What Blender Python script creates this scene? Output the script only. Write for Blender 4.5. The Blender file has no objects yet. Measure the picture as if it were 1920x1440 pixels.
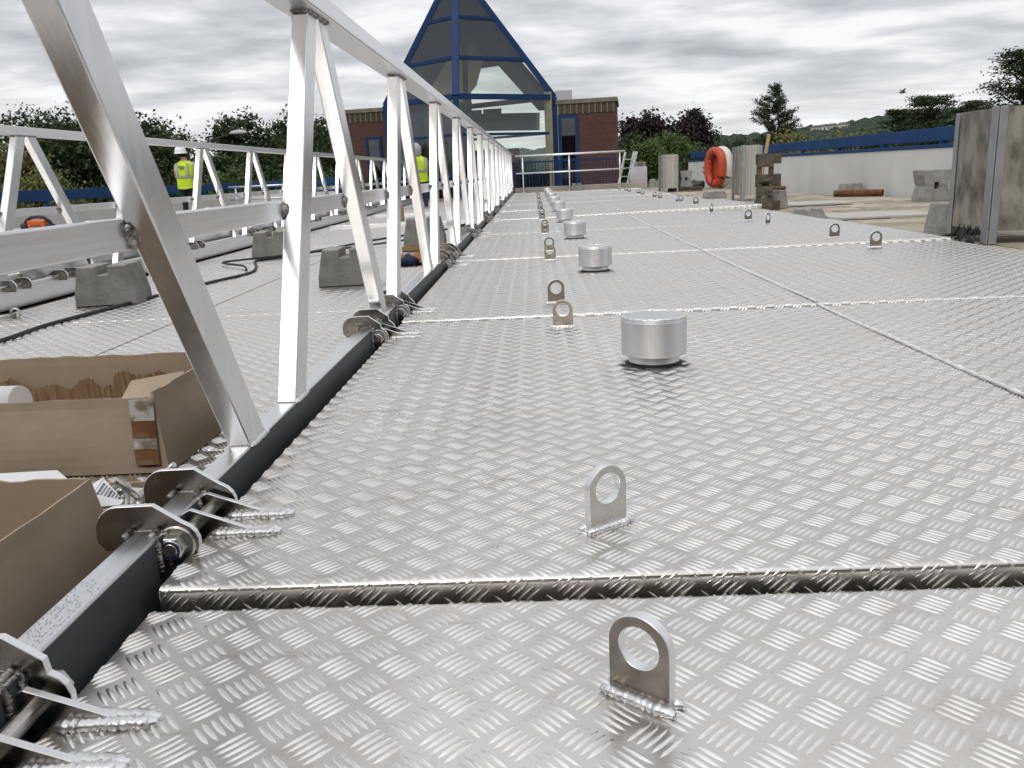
import bpy, bmesh, math, random
import numpy as np
from mathutils import Vector, Matrix

random.seed(7)
RNG = np.random.default_rng(7)
scene = bpy.context.scene
COL = scene.collection
R = math.radians

# ------------------------------------------------------------------ camera
FPX = 1553.0
def cam_axes(vp=(1000., 321.), s=.04):
    Y = Vector((vp[0] - 960, 720 - vp[1], -FPX)).normalized()
    t = -(Y.x + s * Y.y) / Y.z
    X = Vector((1, s, t)).normalized()
    Z = X.cross(Y)
    return Matrix((X, Y, Z))            # rows = world axes in camera space = camera-to-world rotation
cd = bpy.data.cameras.new('camera')
cam = bpy.data.objects.new('camera', cd); COL.objects.link(cam)
cam.matrix_world = Matrix.Translation((0, 0, .6)) @ cam_axes().to_4x4()
cd.sensor_width = 36; cd.lens = FPX / 1920 * 36
cd.clip_start = .02; cd.clip_end = 6000
scene.camera = cam

# ------------------------------------------------------------------ world: overcast over a daylight sky
SUN_EL, SUN_AZ = R(52), R(200)          # soft sun behind the camera, a little to its left
w = bpy.data.worlds.new('World'); scene.world = w; w.use_nodes = True
nt = w.node_tree; nt.nodes.clear()
def N(t, tree=None, **k):
    n = (tree or nt).nodes.new(t)
    for a, b in k.items(): setattr(n, a, b)
    return n
L = nt.links.new
out = N('ShaderNodeOutputWorld')
sky = N('ShaderNodeTexSky', sky_type='NISHITA', sun_disc=False, sun_elevation=SUN_EL, sun_rotation=SUN_AZ)
bg1 = N('ShaderNodeBackground'); bg1.inputs[1].default_value = .1
L(sky.outputs[0], bg1.inputs[0])
tc = N('ShaderNodeTexCoord')
sx = N('ShaderNodeSeparateXYZ'); L(tc.outputs['Generated'], sx.inputs[0])
zz = N('ShaderNodeMath', operation='MAXIMUM'); L(sx.outputs[2], zz.inputs[0]); zz.inputs[1].default_value = 0
za = N('ShaderNodeMath', operation='ADD'); L(zz.outputs[0], za.inputs[0]); za.inputs[1].default_value = .11
dx = N('ShaderNodeMath', operation='DIVIDE'); L(sx.outputs[0], dx.inputs[0]); L(za.outputs[0], dx.inputs[1])
dy = N('ShaderNodeMath', operation='DIVIDE'); L(sx.outputs[1], dy.inputs[0]); L(za.outputs[0], dy.inputs[1])
cx = N('ShaderNodeCombineXYZ'); L(dx.outputs[0], cx.inputs[0]); L(dy.outputs[0], cx.inputs[1])
mp = N('ShaderNodeMapping'); L(cx.outputs[0], mp.inputs[0])
mp.inputs['Scale'].default_value = (.75, .95, 1); mp.inputs['Rotation'].default_value = (0, 0, R(12)); mp.inputs['Location'].default_value = (1.7, 3.4, 0)
n1 = N('ShaderNodeTexNoise'); n1.inputs['Scale'].default_value = 1.75; n1.inputs['Detail'].default_value = 10; n1.inputs['Roughness'].default_value = .52; n1.inputs['Distortion'].default_value = .12
L(mp.outputs[0], n1.inputs[0])
cr = N('ShaderNodeValToRGB'); L(n1.outputs[0], cr.inputs[0])
e = cr.color_ramp.elements
e[0].position = .33; e[0].color = (.40, .41, .44, 1)
e[1].position = .62; e[1].color = (.88, .88, .89, 1)
m = e.new(.48); m.color = (.60, .61, .635, 1)
# paler towards the horizon, brighter round the veiled sun
hz = N('ShaderNodeMapRange'); L(zz.outputs[0], hz.inputs[0])
hz.inputs[1].default_value = .02; hz.inputs[2].default_value = .12; hz.inputs[3].default_value = .5; hz.inputs[4].default_value = 0
mh = N('ShaderNodeMixRGB'); L(hz.outputs[0], mh.inputs[0]); L(cr.outputs[0], mh.inputs[1]); mh.inputs[2].default_value = (.93, .935, .94, 1)
sd = Vector((math.sin(SUN_AZ) * math.cos(SUN_EL), math.cos(SUN_AZ) * math.cos(SUN_EL), math.sin(SUN_EL)))
dt = N('ShaderNodeVectorMath', operation='DOT_PRODUCT'); L(tc.outputs['Generated'], dt.inputs[0]); dt.inputs[1].default_value = sd
gl = N('ShaderNodeMapRange'); L(dt.outputs['Value'], gl.inputs[0])
gl.inputs[1].default_value = -.1; gl.inputs[2].default_value = 1; gl.inputs[3].default_value = 1.0; gl.inputs[4].default_value = 1.6
bg2 = N('ShaderNodeBackground'); L(mh.outputs[0], bg2.inputs[0]); L(gl.outputs[0], bg2.inputs[1])
mx = N('ShaderNodeMixShader'); mx.inputs[0].default_value = .93
L(bg1.outputs[0], mx.inputs[1]); L(bg2.outputs[0], mx.inputs[2]); L(mx.outputs[0], out.inputs[0])

sl = bpy.data.lights.new('sun', 'SUN'); sl.energy = .9; sl.angle = R(18); sl.color = (1, .97, .93)
sun = bpy.data.objects.new('sun', sl); COL.objects.link(sun)
sun.rotation_euler = sd.to_track_quat('Z', 'Y').to_euler()

scene.view_settings.view_transform = 'Standard'; scene.view_settings.look = 'None'
scene.view_settings.exposure = .16; scene.view_settings.gamma = 1
scene.cycles.use_denoising = True
scene.cycles.max_bounces = 7; scene.cycles.transparent_max_bounces = 12
scene.cycles.caustics_reflective = False; scene.cycles.caustics_refractive = False

# ------------------------------------------------------------------ materials
def rgb(c): return (c[0], c[1], c[2], 1)
def pm(name, base, rough=.5, metal=0., var=.0, vscale=5., col2=None, bump=0., bscale=40., bdist=.002, stretch=(1, 1, 1),
       rvar=0., rscale=None, detail=5, spec=.5, vpos=(.35, .65)):
    m = bpy.data.materials.new(name); m.use_nodes = True
    t = m.node_tree; b = t.nodes['Principled BSDF']; lk = t.links.new
    b.inputs['Base Color'].default_value = rgb(base); b.inputs['Roughness'].default_value = rough; b.inputs['Metallic'].default_value = metal
    b.inputs['Specular IOR Level'].default_value = spec
    co = N('ShaderNodeTexCoord', t); ma = N('ShaderNodeMapping', t); ma.inputs['Scale'].default_value = stretch
    lk(co.outputs['Object'], ma.inputs[0])
    if var or col2 is not None:
        n = N('ShaderNodeTexNoise', t); n.inputs['Scale'].default_value = vscale; n.inputs['Detail'].default_value = detail
        n.inputs['Roughness'].default_value = .6; lk(ma.outputs[0], n.inputs[0])
        c = N('ShaderNodeValToRGB', t); lk(n.outputs[0], c.inputs[0])
        c2 = col2 if col2 is not None else tuple(x * (1 - var) for x in base)
        c.color_ramp.elements[0].position = vpos[0]; c.color_ramp.elements[0].color = rgb(c2)
        c.color_ramp.elements[1].position = vpos[1]; c.color_ramp.elements[1].color = rgb(base)
        lk(c.outputs[0], b.inputs['Base Color'])
    if rvar:
        n = N('ShaderNodeTexNoise', t); n.inputs['Scale'].default_value = rscale or vscale; n.inputs['Detail'].default_value = 6
        lk(ma.outputs[0], n.inputs[0])
        r = N('ShaderNodeMapRange', t); lk(n.outputs[0], r.inputs[0])
        r.inputs[1].default_value = .3; r.inputs[2].default_value = .7
        r.inputs[3].default_value = rough - rvar; r.inputs[4].default_value = rough + rvar; lk(r.outputs[0], b.inputs['Roughness'])
    if bump:
        n = N('ShaderNodeTexNoise', t); n.inputs['Scale'].default_value = bscale; n.inputs['Detail'].default_value = 6
        lk(ma.outputs[0], n.inputs[0])
        bm_ = N('ShaderNodeBump', t); bm_.inputs['Strength'].default_value = bump; bm_.inputs['Distance'].default_value = bdist
        lk(n.outputs[0], bm_.inputs['Height']); lk(bm_.outputs[0], b.inputs['Normal'])
    return m

M = {}
M['tread'] = pm('tread_aluminium', (.85, .82, .785), .27, 1., col2=(.75, .712, .665), vscale=2.3, rvar=.05, rscale=9, bump=.05, bscale=14, bdist=.003)
M['bars'] = pm('tread_bar_aluminium', (.86, .84, .81), .30, 1., col2=(.78, .75, .71), vscale=7, rvar=.04)
def tread_mat(name, base, dirt, rough, bumpy=.05):
    m = pm(name, base, rough, 1.); t = m.node_tree; b = t.nodes['Principled BSDF']; lk = t.links.new
    co = N('ShaderNodeTexCoord', t); oi = N('ShaderNodeObjectInfo', t); sc_ = N('ShaderNodeVectorMath', t, operation='SCALE'); lk(oi.outputs['Location'], sc_.inputs[0]); sc_.inputs['Scale'].default_value = 1.7
    rn = N('ShaderNodeVectorMath', t, operation='ADD'); lk(co.outputs['Object'], rn.inputs[0]); lk(sc_.outputs[0], rn.inputs[1])
    def noise(sc, det, st=None, ro=.6):
        n = N('ShaderNodeTexNoise', t); n.inputs['Scale'].default_value = sc; n.inputs['Detail'].default_value = det; n.inputs['Roughness'].default_value = ro
        if st:
            mm = N('ShaderNodeMapping', t); mm.inputs['Scale'].default_value = st; lk(rn.outputs[0], mm.inputs[0]); lk(mm.outputs[0], n.inputs[0])
        else: lk(rn.outputs[0], n.inputs[0])
        return n.outputs[0]
    def ramp(v, p0, p1):
        r = N('ShaderNodeMapRange', t); lk(v, r.inputs[0]); r.inputs[1].default_value = p0; r.inputs[2].default_value = p1; return r.outputs[0]
    def mix(f, a, c):
        x = N('ShaderNodeMixRGB', t); lk(f, x.inputs[0])
        if isinstance(a, tuple): x.inputs[1].default_value = rgb(a)
        else: lk(a, x.inputs[1])
        x.inputs[2].default_value = rgb(c); return x.outputs[0]
    big = ramp(noise(1.5, 6), .40, .66); c1_ = mix(big, base, tuple(.5 * x + .5 * y for x, y in zip(base, dirt)))
    sp = ramp(noise(7, 8, None, .7), .55, .72); c2__ = mix(sp, c1_, dirt)
    dk = ramp(noise(38, 3), .74, .80); c3_ = mix(dk, c2__, tuple(x * .45 for x in dirt))
    st = ramp(noise(3, 4, (1, 9, 1)), .62, .75); c4_ = mix(st, c3_, tuple(x * .9 for x in dirt))
    lk(c4_, b.inputs['Base Color'])
    ad = N('ShaderNodeMath', t, operation='MULTIPLY_ADD'); lk(big, ad.inputs[0]); ad.inputs[1].default_value = .10; ad.inputs[2].default_value = rough - .03
    a2 = N('ShaderNodeMath', t, operation='MULTIPLY_ADD'); lk(sp, a2.inputs[0]); a2.inputs[1].default_value = .16; lk(ad.outputs[0], a2.inputs[2]); lk(a2.outputs[0], b.inputs['Roughness'])
    bp_ = N('ShaderNodeBump', t); bp_.inputs['Strength'].default_value = bumpy; bp_.inputs['Distance'].default_value = .003; lk(noise(14, 4), bp_.inputs['Height'])
    if bumpy:
        b2_ = N('ShaderNodeBump', t); b2_.inputs['Strength'].default_value = .35; b2_.inputs['Distance'].default_value = .012; lk(noise(2.6, 2), b2_.inputs['Height']); lk(bp_.outputs[0], b2_.inputs['Normal']); lk(b2_.outputs[0], b.inputs['Normal'])
    return m
M['tread'] = tread_mat('tread_aluminium', (.78, .75, .712), (.56, .515, .465), .27)
M['bars'] = tread_mat('tread_bar_aluminium', (.91, .89, .86), (.75, .71, .66), .28, 0.)
M['tread_worn'] = pm('walkway_tread_aluminium', (.78, .75, .715), .36, 1., col2=(.60, .565, .53), vscale=1.6, rvar=.08, rscale=5, bump=.12, bscale=20, bdist=.004)
M['rail_y'] = pm('extruded_aluminium_rail', (.80, .80, .805), .29, 1., col2=(.75, .75, .755), vscale=5, stretch=(30, .5, 30), rvar=.02, detail=1)
M['rail_z'] = pm('extruded_aluminium_post', (.71, .712, .72), .25, 1., col2=(.66, .66, .662), vscale=5, stretch=(30, 14, .5), rvar=.02, detail=1)
M['charcoal'] = pm('dark_rail_face', (.095, .099, .106), .5, .0, col2=(.06, .063, .068), vscale=10, stretch=(1, .3, 1), detail=8, spec=.35)  # charcoal tone for the thin strip on the rail side
M['lug_lit'] = pm('lug_face_lit_reflection', (.60, .58, .545), .28, 1., col2=(.52, .50, .46), vscale=18, rvar=.04)  # lighter copy of the lug face, a bright reflection put into its colour
M['weld_seam'] = pm('bright_weld_seam', (.88, .88, .89), .45, .3, col2=(.70, .69, .68), vscale=60, bump=.3, bscale=150, bdist=.003)
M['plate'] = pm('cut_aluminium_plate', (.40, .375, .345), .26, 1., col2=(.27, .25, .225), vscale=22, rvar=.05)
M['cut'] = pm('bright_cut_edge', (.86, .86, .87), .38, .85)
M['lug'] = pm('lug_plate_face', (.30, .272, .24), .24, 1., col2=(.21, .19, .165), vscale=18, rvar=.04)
M['weld'] = pm('weld_aluminium', (.93, .93, .94), .34, .85, col2=(.74, .73, .72), vscale=60, bump=.35, bscale=160, bdist=.003, rvar=.1)
M['weld_dark'] = pm('sooty_weld', (.50, .48, .46), .42, 1., col2=(.07, .065, .06), vscale=45, bump=.6, bscale=150, bdist=.003)
M['cap'] = pm('spun_aluminium', (.66, .665, .68), .46, 1., col2=(.66, .66, .67), vscale=12, rvar=.08)
M['steel'] = pm('zinc_steel', (.62, .60, .57), .34, 1., col2=(.45, .43, .40), vscale=40, rvar=.08)
M['nylon'] = pm('blue_nylon', (.03, .03, .09), .4)
M['rubber'] = pm('black_rubber', (.015, .015, .016), .6, bump=.3, bscale=60)
M['card'] = pm('cardboard', (.44, .347, .25), .85, col2=(.37, .29, .207), vscale=4, detail=9, bump=.5, bscale=7, bdist=.008, spec=.2)
M['card_in'] = pm('cardboard_inside', (.33, .255, .175), .9, col2=(.27, .205, .14), vscale=5, bump=.2, bscale=18, bdist=.003, spec=.15)
M['card_torn'] = pm('torn_corrugation', (.22, .13, .065), .95, col2=(.34, .235, .14), vscale=26, stretch=(3, 1, .4), bump=.8, bscale=90, bdist=.004, spec=.1)
M['card_pink'] = pm('pinkish_card', (.46, .36, .34), .85, col2=(.41, .32, .30), vscale=6, spec=.2)
M['tape'] = pm('scuffed_white_tape', (.55, .53, .48), .35, col2=(.22, .18, .13), vscale=14, vpos=(.38, .5))
M['tape_brown'] = pm('brown_tape', (.22, .10, .04), .3, col2=(.13, .06, .03), vscale=12)
M['paper'] = pm('white_paper', (.78, .78, .80), .7, bump=.2, bscale=10, bdist=.004)
M['ink'] = pm('printer_ink', (.10, .10, .13), .7)
M['concrete'] = pm('grey_concrete', (.35, .343, .315), .9, col2=(.23, .225, .20), vscale=7, detail=9, bump=.6, bscale=42, bdist=.006, spec=.2)
M['conc_stain'] = pm('stained_mineral_board', (.36, .335, .285), .92, col2=(.10, .09, .072), vscale=5.0, stretch=(1.6, 1.6, .75), detail=9, bump=.5, bscale=70, bdist=.004, vpos=(.30, .60), spec=.15)
M['conc_clean'] = pm('pale_mineral_board', (.48, .465, .41), .9, col2=(.42, .40, .34), vscale=3, stretch=(3, 3, .4), spec=.2)
M['channel'] = pm('grey_channel', (.36, .36, .37), .55, .3, col2=(.29, .29, .30), vscale=6)
M['paving'] = pm('cream_paving', (.50, .455, .375), .92, col2=(.36, .31, .235), vscale=3.5, bump=.45, bscale=45, bdist=.006, spec=.2)
def obj_random(m, amt=.25):
    t = m.node_tree; b = t.nodes['Principled BSDF']; src = b.inputs['Base Color'].links[0].from_socket
    oi = N('ShaderNodeObjectInfo', t); mr = N('ShaderNodeMapRange', t); t.links.new(oi.outputs['Random'], mr.inputs[0]); mr.inputs[3].default_value = 1 - amt; mr.inputs[4].default_value = 1 + amt * .4
    hv = N('ShaderNodeHueSaturation', t); t.links.new(src, hv.inputs['Color']); t.links.new(mr.outputs[0], hv.inputs['Value']); t.links.new(hv.outputs[0], b.inputs['Base Color'])
obj_random(M['paving'], .34)
M['patch'] = pm('pale_smooth_slab', (.47, .455, .42), .85, col2=(.41, .395, .36), vscale=3)
M['roofbase'] = pm('roof_screed', (.17, .155, .13), .95, col2=(.11, .10, .085), vscale=2, bump=.3, bscale=30)
M['wall'] = pm('white_render', (.66, .655, .63), .9, col2=(.57, .56, .525), vscale=1.1, stretch=(1, 1, .6), detail=8, vpos=(.30, .60), bump=.2, bscale=60, bdist=.003, spec=.2)
M['blue'] = pm('blue_paint', (.013, .055, .165), .6, col2=(.011, .046, .14), vscale=2.5, spec=.2)
M['bluedark'] = pm('blue_steel_paint', (.009, .038, .125), .55, col2=(.0075, .031, .10), vscale=3, spec=.2)
M['kerb'] = pm('beige_kerb', (.43, .385, .32), .9, col2=(.35, .31, .25), vscale=4, spec=.2)
M['silver'] = pm('galvanised_tube', (.74, .74, .74), .36, .9, col2=(.64, .64, .64), vscale=10)
M['wood'] = pm('grey_pallet_wood', (.16, .135, .105), .9, col2=(.075, .06, .045), vscale=7, stretch=(1, 1, 4), bump=.4, bscale=30, spec=.15)
M['timber'] = pm('fresh_timber', (.42, .28, .14), .8, col2=(.32, .20, .09), vscale=8, stretch=(.5, .5, 6), spec=.2)
M['rust'] = pm('rusty_steel', (.20, .085, .04), .85, col2=(.085, .04, .025), vscale=12, bump=.4, bscale=50, spec=.2)
M['orange'] = pm('orange_pvc', (.55, .075, .028), .5, col2=(.42, .055, .022), vscale=5)
M['offwhite'] = pm('offwhite_pvc', (.68, .68, .62), .5, col2=(.56, .55, .48), vscale=4)
M['weldorange'] = pm('orange_plastic', (.75, .15, .02), .4)
M['blackplastic'] = pm('black_plastic', (.02, .02, .02), .45)
M['leather'] = pm('tan_leather', (.42, .16, .05), .7, col2=(.30, .10, .03), vscale=9, bump=.4, bscale=25)
M['navy'] = pm('navy_cloth', (.02, .03, .08), .9)
M['hivis'] = pm('hi_vis_yellow', (.60, .80, .03), .75, col2=(.46, .64, .02), vscale=9, bump=.5, bscale=9, bdist=.02)
M['reflective'] = pm('grey_reflective_tape', (.36, .37, .37), .5)
M['greycloth'] = pm('grey_cloth', (.40, .40, .42), .9, bump=.3, bscale=12, bdist=.01)
M['blackcloth'] = pm('black_cloth', (.015, .015, .018), .9, bump=.3, bscale=12, bdist=.01)
M['skin'] = pm('skin', (.50, .27, .19), .55)
M['helmet'] = pm('white_helmet', (.80, .80, .82), .3)
M['bark'] = pm('bark', (.09, .07, .05), .95, col2=(.05, .04, .03), vscale=5, stretch=(1, 1, .3), bump=.5, bscale=12)
M['grass'] = pm('grass', (.07, .10, .03), .95, col2=(.045, .07, .022), vscale=.3, spec=.1)
M['forest'] = pm('far_forest', (.060, .085, .055), .95, col2=(.022, .036, .026), vscale=.16, bump=1., bscale=.3, bdist=3, spec=.1, vpos=(.38, .62))
M['housewall'] = pm('far_house_render', (.62, .60, .56), .9)
M['houseroof'] = pm('far_house_roof', (.13, .12, .12), .9)
M['windowdark'] = pm('dark_window', (.03, .035, .04), .15)
M['beige'] = pm('beige_lining', (.27, .24, .155), .8, col2=(.19, .165, .10), vscale=1.6)
M['interior'] = pm('dark_interior', (.035, .032, .03), .8)
M['greybuilding'] = pm('pale_grey_cladding', (.42, .42, .43), .8)
M['birdgrey'] = pm('grey_feathers', (.12, .12, .13), .8)

def brick_mat():
    m = bpy.data.materials.new('red_brick'); m.use_nodes = True; t = m.node_tree; b = t.nodes['Principled BSDF']; lk = t.links.new
    co = N('ShaderNodeTexCoord', t); se = N('ShaderNodeSeparateXYZ', t); lk(co.outputs['Object'], se.inputs[0])
    ad = N('ShaderNodeMath', t, operation='ADD'); lk(se.outputs[0], ad.inputs[0]); lk(se.outputs[1], ad.inputs[1])
    cb = N('ShaderNodeCombineXYZ', t); lk(ad.outputs[0], cb.inputs[0]); lk(se.outputs[2], cb.inputs[1])
    br = N('ShaderNodeTexBrick', t); lk(cb.outputs[0], br.inputs[0])
    br.inputs['Scale'].default_value = 1; br.inputs['Brick Width'].default_value = .225; br.inputs['Row Height'].default_value = .075
    br.inputs['Mortar Size'].default_value = .006
    br.inputs['Color1'].default_value = (.092, .034, .024, 1); br.inputs['Color2'].default_value = (.064, .025, .019, 1); br.inputs['Mortar'].default_value = (.11, .075, .055, 1)
    lk(br.outputs[0], b.inputs['Base Color']); b.inputs['Roughness'].default_value = .9
    bp = N('ShaderNodeBump', t); bp.inputs['Strength'].default_value = .4; bp.inputs['Distance'].default_value = .01; bp.invert = True
    lk(br.outputs['Fac'], bp.inputs['Height']); lk(bp.outputs[0], b.inputs['Normal'])
    return m
M['brick'] = brick_mat()
M['brickdark'] = pm('weathered_brick', (.12, .095, .07), .95, col2=(.05, .042, .034), vscale=3, spec=.1)
M['coping'] = pm('weathered_coping', (.24, .21, .16), .95, col2=(.15, .13, .10), vscale=2, spec=.1)

def glass_mat(name, tint, gloss=.25):
    m = bpy.data.materials.new(name); m.use_nodes = True; t = m.node_tree; t.nodes.clear(); lk = t.links.new
    o = N('ShaderNodeOutputMaterial', t); tr = N('ShaderNodeBsdfTransparent', t); tr.inputs[0].default_value = rgb(tint)
    g = N('ShaderNodeBsdfGlossy', t); g.inputs['Roughness'].default_value = .02; g.inputs[0].default_value = (.9, .95, 1, 1)
    f = N('ShaderNodeLayerWeight', t); f.inputs[0].default_value = .5
    pw_ = N('ShaderNodeMath', t, operation='POWER'); lk(f.outputs['Facing'], pw_.inputs[0]); pw_.inputs[1].default_value = 4
    k = N('ShaderNodeMath', t, operation='MULTIPLY_ADD'); lk(pw_.outputs[0], k.inputs[0]); k.inputs[1].default_value = .6; k.inputs[2].default_value = gloss
    k.use_clamp = True
    x = N('ShaderNodeMixShader', t); lk(k.outputs[0], x.inputs[0]); lk(tr.outputs[0], x.inputs[1]); lk(g.outputs[0], x.inputs[2]); lk(x.outputs[0], o.inputs[0])
    return m
M['glass'] = glass_mat('clear_glass', (.92, .94, .92), .035)
M['glassdark'] = glass_mat('smoked_glass', (.55, .57, .60), .05)
M['slate'] = pm('slate_blind', (.032, .034, .039), .7, col2=(.022, .024, .027), vscale=2)

def leaf_mat(name, a, b, c, trans=.25):
    m = bpy.data.materials.new(name); m.use_nodes = True; t = m.node_tree; t.nodes.clear(); lk = t.links.new
    o = N('ShaderNodeOutputMaterial', t); g = N('ShaderNodeNewGeometry', t); r = N('ShaderNodeValToRGB', t)
    lk(g.outputs['Random Per Island'], r.inputs[0]); e = r.color_ramp.elements
    e[0].position = 0; e[0].color = rgb(a); e[1].position = 1; e[1].color = rgb(c); k = e.new(.6); k.color = rgb(b)
    d = N('ShaderNodeBsdfPrincipled', t); d.inputs['Roughness'].default_value = .6; d.inputs['Specular IOR Level'].default_value = .3; lk(r.outputs[0], d.inputs['Base Color'])
    tl = N('ShaderNodeBsdfTranslucent', t); lk(r.outputs[0], tl.inputs[0])
    x = N('ShaderNodeMixShader', t); x.inputs[0].default_value = trans; lk(d.outputs[0], x.inputs[1]); lk(tl.outputs[0], x.inputs[2]); lk(x.outputs[0], o.inputs[0])
    return m
M['leaf'] = leaf_mat('green_leaves', (.024, .038, .015), (.040, .062, .022), (.070, .098, .034))
M['leaf_light'] = leaf_mat('light_green_leaves', (.05, .085, .025), (.085, .135, .035), (.14, .19, .055))
M['leaf_purple'] = leaf_mat('dark_purple_leaves', (.018, .014, .017), (.032, .022, .026), (.05, .034, .036), .15)
M['leaf_pine'] = leaf_mat('pine_needles', (.018, .034, .017), (.030, .050, .025), (.052, .075, .034), .1)
M['leaf_yellow'] = leaf_mat('yellow_green_leaves', (.10, .115, .035), (.17, .17, .06), (.26, .24, .11))

# ------------------------------------------------------------------ object helpers
def obj(name, me, mat=None, parent=None, loc=None):
    if isinstance(me, bmesh.types.BMesh):
        b = me; me = bpy.data.meshes.new(name); b.normal_update(); b.to_mesh(me); b.free()
    if mat is not None and not len(me.materials): me.materials.append(M[mat] if isinstance(mat, str) else mat)
    o = bpy.data.objects.new(name, me); COL.objects.link(o)
    if parent is not None: o.parent = parent
    if loc is not None: o.location = loc
    return o
def empty(name, label=None, cat=None, loc=(0, 0, 0), rz=0, group=None):
    o = bpy.data.objects.new(name, None); COL.objects.link(o); o.location = loc; o.rotation_euler = (0, 0, rz); o.empty_display_size = .1
    if label: tag(o, label, cat, group)
    return o
def tag(o, label, cat, group=None):
    o['label'] = label; o['category'] = cat
    if group: o['group'] = group
    return o
def struct(o): o['kind'] = 'structure'; return o
def stuff(o): o['kind'] = 'stuff'; return o
def copy_tree(o, parent=None):
    c = o.copy(); COL.objects.link(c)
    if parent is not None: c.parent = parent
    for ch in list(o.children): copy_tree(ch, c)
    return c
def pydata(verts, faces, smooth=False):
    me = bpy.data.meshes.new('m'); me.from_pydata([tuple(v) for v in verts], [], faces); me.update()
    if smooth: me.polygons.foreach_set('use_smooth', [True] * len(me.polygons))
    return me
def fast_mesh(v, f):
    """numpy verts (n,3), faces (m,k)"""
    me = bpy.data.meshes.new('m'); n, k = f.shape
    me.vertices.add(len(v)); me.vertices.foreach_set('co', v.astype(np.float32).ravel())
    me.loops.add(n * k); me.loops.foreach_set('vertex_index', f.astype(np.int32).ravel())
    me.polygons.add(n); me.polygons.foreach_set('loop_start', np.arange(0, n * k, k, dtype=np.int32))
    me.polygons.foreach_set('loop_total', np.full(n, k, dtype=np.int32)); me.update(calc_edges=True); return me
def hexa(c, bev=0., seg=2):
    """8 corners: bottom 4 ccw then top 4"""
    b = bmesh.new(); v = [b.verts.new(p) for p in c]
    for f in ((3, 2, 1, 0), (4, 5, 6, 7), (0, 1, 5, 4), (1, 2, 6, 5), (2, 3, 7, 6), (3, 0, 4, 7)): b.faces.new([v[i] for i in f])
    if bev: bmesh.ops.bevel(b, geom=list(b.edges), offset=bev, segments=seg, affect='EDGES', profile=.5)
    return b
def box(x0, x1, y0, y1, z0, z1, bev=0., seg=2):
    return hexa([(x0, y0, z0), (x1, y0, z0), (x1, y1, z0), (x0, y1, z0), (x0, y0, z1), (x1, y0, z1), (x1, y1, z1), (x0, y1, z1)], bev, seg)
def beam(p, q, wd, ht, bev=0., up=(0, 0, 1)):
    p, q = Vector(p), Vector(q); d = (q - p).normalized(); u = Vector(up)
    if abs(d.dot(u)) > .98: u = Vector((1, 0, 0))
    s = d.cross(u).normalized(); t = s.cross(d)
    a, c = s * wd / 2, t * ht / 2
    return hexa([p - a - c, p + a - c, q + a - c, q - a - c, p - a + c, p + a + c, q + a + c, q - a + c], bev)
def merge(*bms):
    b = bms[0]
    for o in bms[1:]:
        me = bpy.data.meshes.new('t'); o.to_mesh(me); o.free(); b.from_mesh(me); bpy.data.meshes.remove(me)
    return b
def prism(pts, axis, t0, t1, bev=0.):
    """2-d outline extruded along an axis ('x','y','z')"""
    def P(a, b_, t): return {'y': (a, t, b_), 'x': (t, a, b_), 'z': (a, b_, t)}[axis]
    b = bmesh.new(); lo = [b.verts.new(P(a, c, t0)) for a, c in pts]; hi = [b.verts.new(P(a, c, t1)) for a, c in pts]
    n = len(pts); f0 = b.faces.new(lo[::-1]); f1 = b.faces.new(hi)
    for i in range(n): b.faces.new((lo[i], lo[(i + 1) % n], hi[(i + 1) % n], hi[i]))
    bmesh.ops.recalc_face_normals(b, faces=list(b.faces))
    if bev:
        es = [e_ for e_ in b.edges if (f0 in e_.link_faces) or (f1 in e_.link_faces)]
        bmesh.ops.bevel(b, geom=es, offset=bev, segments=1, affect='EDGES')
    return b
def tube(path, r, n=8, caps=True, closed=False):
    path = [Vector(p) for p in path]; rs = r if isinstance(r, (list, tuple)) else [r] * len(path)
    b = bmesh.new(); rings = []; up = Vector((0, 0, 1)); k = len(path)
    for i, p in enumerate(path):
        d = (path[(i + 1) % k] - path[i - 1]) if closed else (path[min(i + 1, k - 1)] - path[max(i - 1, 0)])
        d.normalize(); u = up if abs(d.dot(up)) < .95 else Vector((1, 0, 0))
        s = d.cross(u).normalized(); t = s.cross(d)
        rings.append([b.verts.new(p + (s * math.cos(a) + t * math.sin(a)) * rs[i]) for a in [2 * math.pi * j / n for j in range(n)]])
    for i in range(k if closed else k - 1):
        A, B = rings[i], rings[(i + 1) % k]
        for j in range(n): b.faces.new((A[j], A[(j + 1) % n], B[(j + 1) % n], B[j])).smooth = True
    if caps and not closed: b.faces.new(rings[0][::-1]); b.faces.new(rings[-1])
    bmesh.ops.recalc_face_normals(b, faces=list(b.faces)); return b
def bead(p, q, r, seed=0, pitch=None, lump=.25, sag=0.):
    """weld bead with ripples from p to q"""
    rg = random.Random(seed); p, q = Vector(p), Vector(q); ln = (q - p).length; pitch = pitch or r * .9
    n = max(6, int(ln / pitch * 3)); path, rs = [], []
    for i in range(n + 1):
        t = i / n; c = p.lerp(q, t) + Vector((rg.uniform(-1, 1), rg.uniform(-1, 1), 0)) * r * .10
        c.z -= sag * 4 * t * (1 - t); path.append(c)
        e_ = min(1, .45 + 5 * min(t, 1 - t)); rs.append(r * e_ * (1 + lump * .55 * (.5 * math.sin(i * 2.1) + rg.uniform(-.4, .4))))
    b = tube(path, rs, 8)
    if abs(p.z - q.z) < r:
        for v in b.verts: v.co.z = p.z + (v.co.z - p.z) * .8
    return b
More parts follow.
